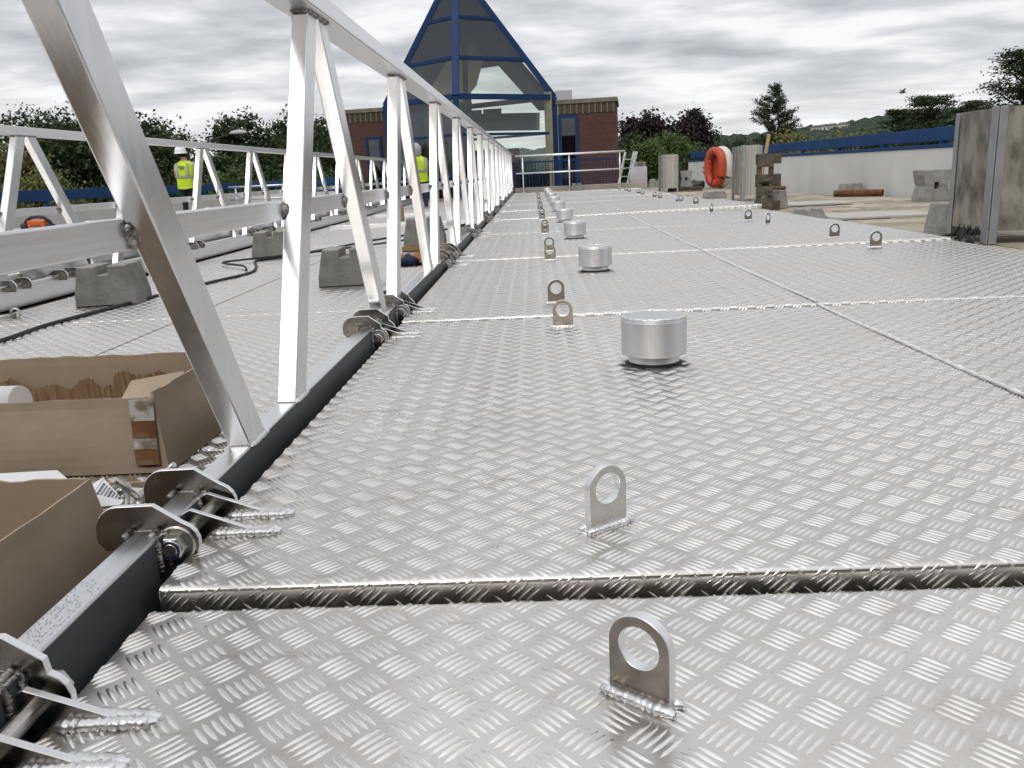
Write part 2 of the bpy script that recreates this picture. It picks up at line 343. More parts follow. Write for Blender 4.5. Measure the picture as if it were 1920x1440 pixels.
def lathe(prof, n=48, smooth_deg=None):
    b = bmesh.new(); rings = []
    for r_, z in prof:
        if r_ < 1e-6: rings.append([b.verts.new((0, 0, z))])
        else: rings.append([b.verts.new((r_ * math.cos(2 * math.pi * j / n), r_ * math.sin(2 * math.pi * j / n), z)) for j in range(n)])
    for A, B in zip(rings, rings[1:]):
        for j in range(n):
            if len(A) == 1: f = b.faces.new((A[0], B[j], B[(j + 1) % n]))
            elif len(B) == 1: f = b.faces.new((A[j], A[(j + 1) % n], B[0]))
            else: f = b.faces.new((A[j], A[(j + 1) % n], B[(j + 1) % n], B[j]))
            f.smooth = True
    bmesh.ops.recalc_face_normals(b, faces=list(b.faces)); return b
def cyl_y(x, z, y0, y1, r, n=16, hexn=None):
    k = hexn or n
    pts = [(x + r * math.cos(2 * math.pi * j / k), z + r * math.sin(2 * math.pi * j / k)) for j in range(k)]
    return prism(pts, 'y', y0, y1, bev=r * .08)
def grid_panel(p00, p10, p11, p01, nu=8, nv=6, bulge=0., seed=0, jag=0., thick=.005, top_jag=0.):
    """slightly buckled sheet of card between four corners, with thickness"""
    rg = random.Random(seed); p00, p10, p11, p01 = map(Vector, (p00, p10, p11, p01))
    nrm = (p10 - p00).cross(p01 - p00).normalized(); V = []
    for side in (0, 1):
        for j in range(nv + 1):
            for i in range(nu + 1):
                u, v = i / nu, j / nv
                p = p00.lerp(p10, u).lerp(p01.lerp(p11, u), v)
                p = p + nrm * (bulge * math.sin(math.pi * u) * math.sin(math.pi * min(v + .15, 1)) - side * thick)
                V.append(p)
    if top_jag or jag:
        for i in range(nu + 1):
            d = rg.uniform(-1, 1) * (top_jag or jag)
            for side in (0, 1): V[side * (nu + 1) * (nv + 1) + nv * (nu + 1) + i] += (p01 - p00).normalized() * d
    F = []; s = nu + 1; o2 = (nu + 1) * (nv + 1)
    for j in range(nv):
        for i in range(nu):
            a = j * s + i; F.append((a, a + 1, a + s + 1, a + s)); F.append((o2 + a, o2 + a + s, o2 + a + s + 1, o2 + a + 1))
    for i in range(nu):
        F.append((i, o2 + i, o2 + i + 1, i + 1)); k = nv * s + i; F.append((k, k + 1, o2 + k + 1, o2 + k))
    for j in range(nv):
        a = j * s; F.append((a, a + s, o2 + a + s, o2 + a)); a = j * s + nu; F.append((a, o2 + a, o2 + a + s, a + s))
    return pydata(V, F)

# ------------------------------------------------------------------ ground, roof and terrain
def H_of(px): return 321 + .04 * (1000 - px)
def at(px, py, Y):
    """world point seen at a pixel of the 1920-wide photograph at depth Y (used to survey where far things stand)"""
    A = cam_axes(); d = A @ Vector((px - 960, 720 - py, -FPX)); return Vector((0, 0, .6)) + d * (Y / d.y)

g = struct(obj('ground', pydata([(-2500, -400, -4.5), (2500, -400, -4.5), (2500, 3500, -4.5), (-2500, 3500, -4.5)], [(0, 1, 2, 3)]), 'grass'))
struct(obj('roof_slab', merge(box(-3.62, 8.2, -1.99, 29.2, -4.4, -.165), box(-10.2, -3.63, -1.99, 31, -4.4, -.42)), 'roofbase'))
struct(obj('terrace_slab', box(-14, 8.2, 29.25, 48, -4.4, -.50), 'roofbase'))

# added dark building behind the camera, out of view, to darken reflections in the metal
struct(obj('rear_reflection_blocker', merge(box(-13, 13, -9, -2.0, -4.5, 2.95), box(-13.1, 13.1, -9.1, -1.9, 2.951, 3.15)), 'brickdark'))

# hill on the right
def hill():
    ridge = [(900, 288), (1080, 276), (1200, 270), (1340, 256), (1480, 244), (1600, 229), (1700, 211), (1830, 201), (1920, 196), (2150, 182), (2600, 176)]
    xs = np.linspace(900, 2600, 220); V, F = [], []; nv = 26
    for i, px in enumerate(xs):
        py = np.interp(px, [a for a, _ in ridge], [b_ for _, b_ in ridge])
        top = at(px, py, 620.)
        for j in range(nv):
            t = j / (nv - 1)
            p = Vector((top.x * (.52 + .48 * t), 300 + 320 * t, -4.5 + (top.z + 4.5) * (t ** 1.35)))
            k = 2.6 * t
            p.z += k * (math.sin(i * 1.9 + j * 2.3) * .35 + random.uniform(-.5, .75)); V.append(p)
        p = top.copy(); p.y += 120; p.z -= 8; V.append(p)
    s = nv + 1
    for i in range(len(xs) - 1):
        for j in range(s - 1): a = i * s + j; F.append((a, a + s, a + s + 1, a + 1))
    return struct(obj('hill', pydata(V, F, True), 'forest'))
hill()

def house(px, py, Y, wd, ht, i, label):
    p = at(px, py, Y); h = empty('far_house', label, 'house', p, R(10 * i), 'far houses on the wooded hillside')
    obj('wall', box(-wd / 2, wd / 2, -3, 3, -ht, 0), 'housewall', h)
    obj('roof', prism([(-wd / 2 - .4, 0), (wd / 2 + .4, 0), (0, ht * .55)], 'y', -3.4, 3.4), 'houseroof', h)
    for k in (-1, 1): obj('window', box(k * wd * .25 - .6, k * wd * .25 + .6, -3.06, -2.9, -ht * .65, -ht * .3), 'windowdark', h)
for i, (px, py, wd) in enumerate([(1528, 239, 4), (1545, 237, 5), (1560, 235.5, 4), (1582, 233, 5)]):
    house(px, py, 590, wd, 2.6, i, ['leftmost small pale house on the wooded hillside', 'second small pale house from the left on the hillside', 'third small pale house from the left on the hillside', 'rightmost small pale house high on the wooded hillside'][i])

# ------------------------------------------------------------------ paved roof floor on the right: each slab a piece
floor = struct(obj('roof_floor', box(2.93, 8.1, 3.0, 29.1, -.164, -.148), 'roofbase'))
slab_me = None
TS = .50
slabs = [obj('tmp', box(.012, TS - .012, .012, TS - .012, -.145, -.1 + d, .005, 1), 'paving').data for d in (0, -.004)]
for o in [o for o in COL.objects if o.name.startswith('tmp')]: bpy.data.objects.remove(o)
def wall_x(y): return 6.15 - .057 * (y - 12.7)
nsl = 0
for j in range(int((28.6 - 4.5) / TS)):
    for i in range(8):
        x = 2.96 + i * TS; y = 4.5 + j * TS
        if x + TS > wall_x(y + TS) - .02: continue
        if y > 21 and nsl > 296: continue
        o = obj('paving_slab', slabs[(i * 7 + j * 3) % 2], None, floor, (x, y, random.uniform(-.005, .004)))
        o.rotation_euler = (random.uniform(-.004, .004), random.uniform(-.004, .004), 0); nsl += 1
tag(obj('pale_slab', box(3.62, 4.75, 12.75, 13.6, -.0955, -.07, .004), 'patch'), 'wide pale flat slab lying on the paving beyond the wooden pallet', 'slab', 'pale loose slabs on the roof paving')
tag(obj('pale_slab', box(3.38, 4.5, 9.55, 10.35, -.0955, -.07, .004), 'patch'), 'wide pale flat slab lying on the paving beside the deck edge', 'slab', 'pale loose slabs on the roof paving')
tag(obj('pale_slab', box(3.85, 4.5, 7.55, 7.9, -.0955, -.05, .006), 'paving'), 'short rough stone slab behind the big stained panel unit', 'slab')

# ------------------------------------------------------------------ white parapet walls with blue rails
def parapet(name, P, Q, z0, zw, band, lbl, wlbl, step=1.9):
    """white wall from P to Q with a blue top strip, blue posts and a blue band"""
    P, Q = Vector((P[0], P[1], 0)), Vector((Q[0], Q[1], 0)); d = (Q - P); ln = d.length; d.normalize(); nrm = Vector((-d.y, d.x, 0))
    wl = obj('parapet_wall', beam(P + Vector((0, 0, (z0 + zw) / 2)), Q + Vector((0, 0, (z0 + zw) / 2)), .2, zw - z0), 'wall'); tag(wl, wlbl, 'wall')
    rl = empty('blue_rail', lbl, 'railing', P)
    rl.location = (0, 0, 0)
    obj('sill_strip', beam(P + Vector((0, 0, zw + .03)), Q + Vector((0, 0, zw + .03)), .23, .055, .006), 'blue', rl)
    obj('band', beam(P + Vector((0, 0, (band[0] + band[1]) / 2)), Q + Vector((0, 0, (band[0] + band[1]) / 2)), .06, band[1] - band[0], .006), 'blue', rl)
    k = int(ln / step)
    for i in range(k + 1):
        c = P + d * (step * .4 + i * step)
        obj('post', box(c.x - .035, c.x + .035, c.y - .035, c.y + .035, zw + .058, band[0] + .02), 'blue', rl)
parapet('r', (wall_x(3) + .1, 3), (wall_x(29) + .1, 29), -.16, .645, (.755, .95), 'blue steel rail along the top of the right-hand white wall', 'white rendered parapet wall on the right behind the loose concrete blocks')
parapet('l', (-9.35, 2), (-9.35, 26.8), -.42, .30, (.49, .70), 'blue steel rail along the white wall on the far left', 'white rendered parapet wall on the far left behind the second truss', 2.6)
parapet('b', (-9.2, 27.0), (-6.3, 27.0), -.42, .30, (.49, .69), 'short blue rail at the far left corner behind the silver handrail', 'short white wall at the far left corner behind the silver handrail', 1.3)

# ------------------------------------------------------------------ tread plate covers
PX, PY = .0755, .0775
def bend(s, h, lip, r, s2=1e9, y2=0.):
    """developed length s and height h above the sheet -> (y, z); near edge folded down, far edge from s2 on folded down too"""
    a = r * math.pi / 2; t2 = np.clip((s - s2) / r, 0, math.pi / 2); dn = np.maximum(s - s2 - a, 0)
    y = np.where(s < lip, 0., np.where(s < lip + a, r - r * np.cos((s - lip) / r), r + s - lip - a))
    z = np.where(s < lip, -(lip + r) + s, np.where(s < lip + a, -r + r * np.sin((s - lip) / r), 0.))
    ny = np.where(s < lip, -1., np.where(s < lip + a, -np.cos((s - lip) / r), 0.))
    nz = np.where(s < lip, 0., np.where(s < lip + a, np.sin((s - lip) / r), 1.))
    far = s > s2
    y = np.where(far, y2 + r * np.sin(t2), y); z = np.where(far, -r + r * np.cos(t2) - dn, z)
    ny = np.where(far, np.sin(t2), ny); nz = np.where(far, np.cos(t2), nz)
    return y + h * ny, z + h * nz
def plate_mesh(W, Ln, lip, r=.010, th=.005):
    a = r * math.pi / 2
    s2 = lip + a + Ln - 2 * r; y2 = Ln - r
    S = np.concatenate([[0, lip], lip + a * np.linspace(.125, 1, 8), np.linspace(lip + a, s2, 14)[1:], s2 + a * np.linspace(.167, 1, 6), [s2 + a + lip]])
    U = np.linspace(0, W, 9); V = []; n = len(S)
    for h in (0., -th):
        y, z = bend(S, np.full(n, h), lip, r, s2, y2)
        for u in U:
            for k in range(n): V.append((u, y[k], z[k]))
    F = []; m_ = len(U); o2 = n * m_
    for i in range(m_ - 1):
        for k in range(n - 1):
            q = i * n + k; F.append((q, q + n, q + n + 1, q + 1)); q += o2; F.append((q, q + 1, q + n + 1, q + n))
    for k in range(n - 1):
        F.append((k, k + 1, o2 + k + 1, o2 + k)); q = (m_ - 1) * n + k; F.append((q, o2 + q, o2 + q + 1, q + 1))
    for i in range(m_ - 1):
        q = i * n; F.append((q, o2 + q, o2 + q + n, q + n)); q = i * n + n - 1; F.append((q, q + n, o2 + q + n, o2 + q))
    return pydata(V, F, False)
def bars_mesh(W, Ln, lip, ox, oy, r=.010, lw=.0037, hh=.0031, blen=.0475):
    """raised five-bar pattern; (ox,oy) lattice phase"""
    a = r * math.pi / 2; s2 = lip + a + Ln - 2 * r; y2 = Ln - r; S_tot = s2 + a + lip * .4
    l2 = blen / 2
    T = np.array([(-l2, 0, 0), (l2, 0, 0), (-.30 * blen, lw * .78, 0), (0, lw, 0), (.30 * blen, lw * .78, 0), (-.30 * blen, -lw * .78, 0), (0, -lw, 0), (.30 * blen, -lw * .78, 0),
                  (-.30 * blen, 0, hh * .8), (0, 0, hh), (.30 * blen, 0, hh * .8)])
    FT = np.array([(0, 8, 2), (2, 8, 9), (2, 9, 3), (3, 9, 10), (3, 10, 4), (4, 10, 1), (0, 5, 8), (5, 9, 8), (5, 6, 9), (6, 10, 9), (6, 7, 10), (7, 1, 10)])
    cen, ang = [], []
    i0 = int(math.floor(-ox / PX)) - 1; i1 = int(math.ceil((W - ox) / PX)) + 1
    j0 = int(math.floor(-oy / PY)) - 1; j1 = int(math.ceil((S_tot - oy) / PY)) + 1
    for i in range(i0, i1 + 1):
        for j in range(j0, j1 + 1):
            for kind in (0, 1):
                cx_, cy_ = ox + i * PX + kind * PX / 2, oy + j * PY + kind * PY / 2
                th = R(47) if kind == 0 else R(-47)
                for k in range(-2, 3):
                    px = cx_ - math.sin(th) * k * .0103; py = cy_ + math.cos(th) * k * .0103
                    if -.008 < px < W + .008 and .004 < py < S_tot - .004: cen.append((px, py)); ang.append(th)
    cen = np.array(cen); ang = np.array(ang) + RNG.normal(0, .012, len(ang)); n = len(cen)
    ca, sa = np.cos(ang)[:, None], np.sin(ang)[:, None]
    jl = RNG.normal(1, .03, (n, 1)); hj = RNG.normal(1, .12, (n, 1)).clip(.6, 1.4)
    u = cen[:, :1] + (T[None, :, 0] * jl) * ca - T[None, :, 1] * sa
    s = cen[:, 1:] + (T[None, :, 0] * jl) * sa + T[None, :, 1] * ca
    h = T[None, :, 2] * hj - .00015
    u = u.clip(.0004, W - .0004); s = s.clip(.0004, S_tot - .0004)
    y, z = bend(s, h, lip, r, s2, y2)
    V = np.stack([u, y, z], -1).reshape(-1, 3)
    F = (FT[None] + (np.arange(n) * 11)[:, None, None]).reshape(-1, 3)
    return fast_mesh(V, F)

XL, XW, XR = -.585, 1.163, 2.905           # left edge, weld seam, right edge of the right-hand deck
WPL, LPN, LIP = XW - XL - .001, 2.475, .045
pl_me = plate_mesh(WPL, LPN, LIP); pl_me.materials.append(M['tread'])
br_me = bars_mesh(WPL, LPN, LIP, .0125, .035); br_me.materials.append(M['bars'])
MIDW = 1.345
pm_me = plate_mesh(MIDW, LPN - .006, .008, .004); pm_me.materials.append(M['tread_worn'])
bm_me = bars_mesh(MIDW, LPN - .006, .008, .02, .02, .004); bm_me.materials.append(M['bars'])

# lifting lug with a round eye
def lug_mesh(wd=.079, ht=.108, hole=.0258, th=.0140, hc=.069):
    n = 64; hw = wd / 2
    corner = math.atan2(-hc, hw)
    angs = sorted([2 * math.pi * k / n - math.pi for k in range(n)] + [corner, -math.pi - corner])
    outer, inner = [], []
    rtop = ht - hc
    for a in angs:
        c, s_ = math.cos(a), math.sin(a)
        if s_ >= 0:                                            # arch: ellipse hw x rtop
            k = 1 / math.sqrt((c / hw) ** 2 + (s_ / rtop) ** 2)
        else:
            k = min(hw / abs(c) if abs(c) > 1e-6 else 9, hc / abs(s_))
        outer.append((c * k, s_ * k + hc)); inner.append((c * hole, s_ * hole + hc))
    b = bmesh.new(); m_ = len(angs); rings = []
    for pts, t in ((outer, -th / 2), (outer, th / 2), (inner, th / 2), (inner, -th / 2)): rings.append([b.verts.new((x, t, z)) for x, z in pts])
    for q in range(4):
        A, B = rings[q], rings[(q + 1) % 4]
        for k in range(m_): b.faces.new((A[k], A[(k + 1) % m_], B[(k + 1) % m_], B[k]))
    bmesh.ops.recalc_face_normals(b, faces=list(b.faces))
    es = [e_ for e_ in b.edges if len(e_.link_faces) == 2 and e_.calc_face_angle(0) > 1.2]
    bmesh.ops.bevel(b, geom=es, offset=.0007, segments=1, affect='EDGES')
    return b
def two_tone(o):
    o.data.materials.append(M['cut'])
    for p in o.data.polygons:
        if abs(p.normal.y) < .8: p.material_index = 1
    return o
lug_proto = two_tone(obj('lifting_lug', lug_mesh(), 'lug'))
for sgn in (-1, 1):
    obj('weld_bead', bead((-.049, sgn * .0105, .004), (.049, sgn * .0105, .004), .009, 3 + sgn), 'weld', lug_proto)
def put_lug(parent, x, y, rz, tilt=0.):
    c = copy_tree(lug_proto, parent); c.location = (x, y, 0); c.rotation_euler = (tilt, 0, rz); return c

# vent cap: inverted cup over a narrower pipe
cap_proto = obj('vent_cap', lathe([(0, .148), (.085, .1475), (.093, .146), (.0965, .1425), (.0975, .139), (.0978, .137), (.0988, .1355), (.0995, .133), (.0995, .131), (.0995, .036), (.0995, .0325), (.099, .032), (.0975, .032), (.097, .0325), (.097, .036), (.097, .128), (.097, .13), (0, .13)], 56), 'cap')
obj('vent_pipe', lathe([(.078, -.02), (.078, .128), (.072, .128), (.072, -.02)], 40), 'cap', cap_proto)
obj('sealant_ring', lathe([(.089, .0005), (.086, .003), (.081, .005), (.077, .009)], 40), 'rubber', cap_proto)
rim_path = [(.0945 * math.cos(a), .0945 * math.sin(a), .1455 + .0008 * math.sin(17 * a)) for a in np.linspace(0, 2 * math.pi, 72, endpoint=False)]
obj('weld_bead', tube(rim_path, [.0042 * (1 + .2 * math.sin(i * 2.3)) for i in range(72)], 6, closed=True), 'weld', cap_proto)

# hinge: arms welded to the cover, plates welded to the bottom rail of the truss, bolt through both
BX = -.602
def arm_outline():
    pts = [(BX + .118, .0008), (BX + .03, .0008)]
    for k in range(13):
        a = R(-70 - k * 15.5); pts.append((BX + .027 * math.cos(a), .022 + .027 * math.sin(a)))
    return pts
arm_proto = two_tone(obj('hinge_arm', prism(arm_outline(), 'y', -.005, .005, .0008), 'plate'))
for sgn in (-1, 1): obj('weld_bead', bead((BX + .028, sgn * .010, .005), (BX + .145, sgn * .004, .0025), .0105, 11 + sgn, lump=.35), 'weld', arm_proto)
def rail_plate_outline(zt, bz):
    pts = [(-.669, zt), (-.669, zt - .035), (-.722, zt - .035), (-.7355, zt - .018)]
    for k in range(1, 8):
        a = math.pi - k * R(90) / 7; pts.append((-.6945 + .041 * math.cos(a), zt - .005 + .047 * math.sin(a)))
    pts += [(-.636, zt + .043), (-.592, zt + .012)]
    for k in range(0, 9):
        a = R(70) - k * R(160) / 8; pts.append((BX + .036 * math.cos(a), bz + .036 * math.sin(a)))
    pts += [(-.619, bz - .045), (-.619, zt)]
    return pts

JOINTS = [-1.34, 1.11, 3.47, 5.97, 8.45, 10.95, 13.40, 15.88, 18.35, 20.82, 23.28]
NEARZ = [.022, .022, .009, .005, .004, .014, .008, .006, .005, .005, .004]
ORD = ['nearest', 'second', 'third', 'fourth', 'fifth', 'sixth', 'seventh', 'eighth', 'ninth', 'tenth', 'eleventh']
CAPY = [2.51 + 2.49 * k for k in range(9)]
LUGS_L = {0: [(.101, .84, -.65)], 1: [(.098, 1.285, .62), (.093, 3.20, -.12)], 2: [(.081, 3.79, .16), (.092, 5.72, -.05)], 3: [(.098, 6.36, .1), (.092, 8.2, -.05)],
          4: [(.093, 8.72, .3), (.09, 10.68, -.1)], 5: [(.09, 11.2, .3), (.09, 13.15, -.3)], 6: [(.09, 13.65, .3), (.09, 15.6, -.3)], 7: [(.09, 16.1, .3), (.09, 18.1, -.3)],
          8: [(.09, 18.6, .2), (.09, 20.55, -.2)], 9: [(.09, 21.1, .2), (.09, 23.0, .0)], 10: []}
LUGS_R = {0: [], 1: [], 2: [(2.25, 5.62, 0)], 3: [(2.25, 6.40, .05), (2.21, 8.1, .7)], 4: [(2.19, 8.75, .1), (2.17, 10.5, .75)], 5: [(2.25, 11.9, .1), (2.25, 13.1, -.6)],
          6: [(2.28, 13.7, .9), (2.28, 15.5, .3)], 7: [(2.28, 16.2, .3), (2.28, 18.0, 0)], 8: [(2.28, 18.7, .2), (2.28, 20.5, .2)], 9: [(2.28, 21.2, .2), (2.28, 22.9, 0)], 10: []}
HINGES = []                                  # (y of the nut, z of the bolt)
for k, J in enumerate(JOINTS):
    last = k == len(JOINTS) - 1
    ln = (JOINTS[k + 1] if not last else 24.55) - J
    z0 = NEARZ[k]; lb = ('%s tread plate cover from the camera along the right of the near truss' % ORD[k]) if k else 'nearest tread plate cover, crossing the bottom edge of the picture, with one lug'
    cv = empty('tread_plate_cover', lb, 'deck cover', (0, J, z0), 0, 'tread plate covers on the right-hand deck')
    cv.rotation_euler = (-math.atan2(z0 - .001, ln), 0, 0)
    if k == 5: cv.rotation_euler.y = -.013
    for q, x0 in enumerate((XL, XW + .001)):
        p = obj('tread_plate', pl_me, None, cv, (x0, 0, 0)); p.scale.y = (ln - .026) / LPN
        if k == 0 and q == 0: pass
        stuff(obj('tread_bars', br_me, None, p))
        if q == 1: p.rotation_euler.y = [0, -.004, .006, -.003, .005, 0, 0, .004, 0, .003, 0][k]
    # weld seam
    rg = random.Random(40 + k); yy = np.arange(.015, ln - .01, .018)
    wob = [(XW + .004 * math.sin(y * 2.1 + k) + rg.uniform(-.0012, .0012), y, .0035 + .001 * math.sin(y * 9)) for y in yy]
    obj('weld_seam', tube(wob, [.0068 * (1 + .3 * math.sin(i * 1.7) + rg.uniform(-.15, .15)) for i in range(len(wob))], 6), 'weld_seam', cv)
    for (x, y, rz) in LUGS_L[k] + LUGS_R[k]:
        lg_ = put_lug(cv, x, y - J, rz)
        if y == 1.285: lg_.material_slots[0].link = 'OBJECT'; lg_.material_slots[0].material = M['lug_lit']
    for y in CAPY:
        if J < y < J + ln: c = copy_tree(cap_proto, cv); c.location = (.349, y - J, .001); c.rotation_euler.z = y
    # cover-side hinge arms
    for y in ([.10] if k else []) + ([ln - .46] if not last else []):
        HINGES.append((J + y, z0 * (1 - (y + .1) / ln) + .022))
        for dy_ in (.095, .172):
            a = copy_tree(arm_proto, cv); zz_ = 0; a.location = (0, y + dy_, 0)
for pr in (lug_proto, cap_proto, arm_proto):
    for ch in list(pr.children): bpy.data.objects.remove(ch)
    bpy.data.objects.remove(pr)

# ------------------------------------------------------------------ lattice trusses
BAY = 1.605
def truss(name, label, xc, zf, zt, y_off, n0, n1, side, hinges, rail_h=.16):
    """xc centre of the 50 mm members; side=+1 hinge arms on the +x side"""
    T = empty(name, label, 'truss', (xc, 0, 0))
    ya, yb = 2.046 + y_off + BAY * n0 - .55, 2.046 + y_off + BAY * n1 + 1.1
    obj('top_rail', box(-.053, .053, ya, yb, zt, zt + .056, .005), 'rail_y', T)
    obj('bottom_rail', box(-.025, .025, ya - .6, yb, zf - rail_h, zf, .004), 'rail_y', T)
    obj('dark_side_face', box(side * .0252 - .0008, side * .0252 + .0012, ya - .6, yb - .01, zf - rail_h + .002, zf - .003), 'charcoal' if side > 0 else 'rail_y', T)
    zm0, zm1 = zf + .44, zf + .492
    def slant(yf, yt): return hexa([(-.0245, yf - .05, zf - .001), (.0245, yf - .05, zf - .001), (.0245, yf + .05, zf - .001), (-.0245, yf + .05, zf - .001),
                                    (-.0245, yt - .05, zt + .001), (.0245, yt - .05, zt + .001), (.0245, yt + .05, zt + .001), (-.0245, yt + .05, zt + .001)], .0035)
    mp_, md_ = slant(0, .531), slant(.62, 0)
    po = di = mi = None
    post_me = bpy.data.meshes.new('post'); mp_.normal_update(); mp_.to_mesh(post_me); mp_.free(); post_me.materials.append(M['rail_z'])
    diag_me = bpy.data.meshes.new('brace'); md_.normal_update(); md_.to_mesh(diag_me); md_.free(); diag_me.materials.append(M['rail_z'])
    wm = {}
    for nm, b in (('foot', bead((.0265, -.054, .001), (.0265, .054, .001), .0085, 5)), ('head', merge(bead((-.026, -.054, 0), (.026, -.054, 0), .007, 6), bead((.027, -.055, 0), (.027, .055, 0), .008, 8, lump=.45)))):
        me = bpy.data.meshes.new('weld'); b.normal_update(); b.to_mesh(me); b.free(); me.materials.append(M['weld'] if nm == 'foot' else M['weld_dark']); wm[nm] = me
    blob = bmesh.new(); bmesh.ops.create_icosphere(blob, subdivisions=2, radius=.02)
    rg = random.Random(3)
    for v in blob.verts: v.co *= rg.uniform(.7, 1.25); v.co.z *= 1.35; v.co.x *= .7
    bme = bpy.data.meshes.new('scorched_weld'); blob.to_mesh(bme); blob.free(); bme.materials.append(M['weld_dark']); bme.polygons.foreach_set('use_smooth', [True] * len(bme.polygons))
    dz = (zm0 + zm1) / 2 - zf; fr = dz / (zt - zf)
    mids = []
    for n in range(n0, n1 + 1):
        yf = 2.046 + y_off + BAY * n; p = obj('post', post_me, None, T, (0, yf, 0))
        obj('weld_bead', wm['foot'], None, p, (0, 0, zf + .001)); obj('weld_bead', wm['head'], None, p, (0, .531, zt - .001))
        yt = yf + .531 + .113; d = obj('brace', diag_me, None, T, (0, yt, 0))
        obj('weld_bead', wm['foot'], None, d, (0, .62, zf + .001)); obj('weld_bead', wm['head'], None, d, (0, 0, zt - .001))
        mids.append((yf + .531 * fr, yt + .62 * (1 - fr)))
        for q, yy_ in ((p, .531 * fr), (d, .62 * (1 - fr))):
            obj('scorched_weld', bme, None, q, (-.026, yy_ - .052, zf + dz)).rotation_euler.z = n
    # mid rail lengths between the members
    for a, b_ in zip(mids, mids[1:]):
        obj('mid_rail', box(-.053, -.0245, a[0] + .0, a[1] + .03, zm0, zm1, .003), 'rail_y', T)
        obj('mid_rail', box(-.053, -.0245, a[1] + .031, b_[0] - .001, zm0, zm1, .003), 'rail_y', T)
    obj('mid_rail', box(-.053, -.0245, mids[0][0] - 1.2, mids[0][0] - .001, zm0, zm1, .003), 'rail_y', T)
    # hinge brackets
    for i, (y, bz) in enumerate(hinges):
        f = 1 if side > 0 else -1
        def mir(pts): return [((a + .645) * f, c) for a, c in pts]
        for dy_ in (.018, .188):
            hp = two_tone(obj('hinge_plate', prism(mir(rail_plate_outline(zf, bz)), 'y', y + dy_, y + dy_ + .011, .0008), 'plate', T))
            if y < 9:
                for xx in (-.674, -.630, ):
                    obj('weld_bead', bead(((xx + .645) * f, y + dy_ - .03, zf + .001), ((xx + .645) * f, y + dy_ - .002, zf + .003), .0062, i + 2), 'weld_dark', hp)
                obj('weld_bead', bead((.0265 * f, y + dy_ - .006, zf - .1), (.0265 * f, y + dy_ - .006, zf + .002), .0075, i + 9, lump=.4), 'weld_dark', hp)
                obj('weld_bead', bead((.0265 * f, y + dy_ - .036, zf - .1), (.0265 * f, y + dy_ - .036, zf + .002), .0065, i + 5, lump=.4), 'weld_dark', hp)
        bx = (BX + .645) * f
        bt = obj('bolt', cyl_y(bx, bz, y - .014, y + .215, .0115, 20), 'steel', T)
        if y < 9:
            nu = obj('nut', cyl_y(bx, bz, y - .009, y + .010, .0215, hexn=6), 'steel', bt)
            rn = obj('nylon_ring', cyl_y(bx, bz, y - .0125, y - .007, .0175, 24), 'steel', bt); obj('nylon_insert', cyl_y(bx, bz, y - .0131, y - .011, .0155, 24), 'nylon', bt)
            obj('washer', cyl_y(bx, bz, y + .011, y + .0175, .031, 28), 'steel', bt)
            obj('bolt_head', cyl_y(bx, bz, y + .2065, y + .2225, .0205, hexn=6), 'steel', bt)
            obj('washer', cyl_y(bx, bz, y + .1995, y + .206, .029, 28), 'steel', bt)
        else:
            obj('nut', cyl_y(bx, bz, y - .009, y + .016, .0225, hexn=6), 'steel', bt)
    return T
truss('lattice_truss', 'long aluminium lattice truss standing between the boxes and the right-hand deck', -.645, .065, 1.073, 0, -1, 14, 1, HINGES)
b = bmesh.new(); rg = random.Random(9)
for k in range(9):
    yy_ = .84 + .0 * k
    while yy_ < 1.06:
        if rg.random() < .45:
            x_ = -.664 + .0042 * k; l_ = rg.uniform(.0015, .005); v = [b.verts.new((x_ + a, yy_ + c, .0653)) for a, c in ((0, 0), (.0013, 0), (.0013, l_), (0, l_))]; b.faces.new(v)
        yy_ += rg.uniform(.005, .012)
M['faint_ink'] = pm('faint_inkjet_ink', (.33, .33, .34), .6)
mk_ = obj('ink_marks', b, 'faint_ink', [o for o in COL.objects if o.name == 'lattice_truss'][0]); mk_.location = (.645, 0, 0)
HL = [(2.9 + 2.45 * k + d, .0) for k in range(0, 8) for d in (0, .62)]
truss('lattice_truss', 'second aluminium lattice truss farther left beyond the tread plate walkway', -3.525, .025, 1.005, .06, 1, 14, -1, HL, .15)

# ------------------------------------------------------------------ walkway between the trusses and the left-hand deck
for k in range(10):
    y0 = -.25 + 2.475 * k
    wk = empty('walkway_panel', '%s tread plate walkway panel from the camera between the two trusses' % ORD[k], 'deck panel', (0, y0, -.128), 0, 'walkway panels between the trusses')
    wk.rotation_euler = (random.uniform(-.001, .001), 0, 0)
    for x0 in (-3.40, -3.40 + MIDW + .012):
        p = obj('tread_plate', pm_me, None, wk, (x0, 0, 0)); stuff(obj('tread_bars', bm_me, None, p))
struct(obj('walkway_bed', box(-3.42, -.68, -1, 25, -.163, -.137), 'roofbase'))
for k in range(7):
    y0 = 3.3 + 2.48 * k
    lk_ = empty('left_deck_cover', '%s tread plate cover from the camera beyond the second truss' % ORD[k], 'deck cover', (0, y0, .02 + .01 * (k % 2)), 0, 'tread plate covers on the left-hand deck')
    lk_.rotation_euler = (-.010, R(1.2), 0)
    for x0 in (-5.40, -5.40 - WPL - .01):
        p = obj('tread_plate', pl_me, None, lk_, (x0, 0, 0)); stuff(obj('tread_bars', br_me, None, p))
    obj('side_skirt', box(-3.66, -3.645, .01, 2.45, -.16, -.004), 'rail_y', lk_)
struct(obj('left_deck_base', box(-7.2, -3.68, 3.0, 21, -.42, -.22), 'roofbase'))

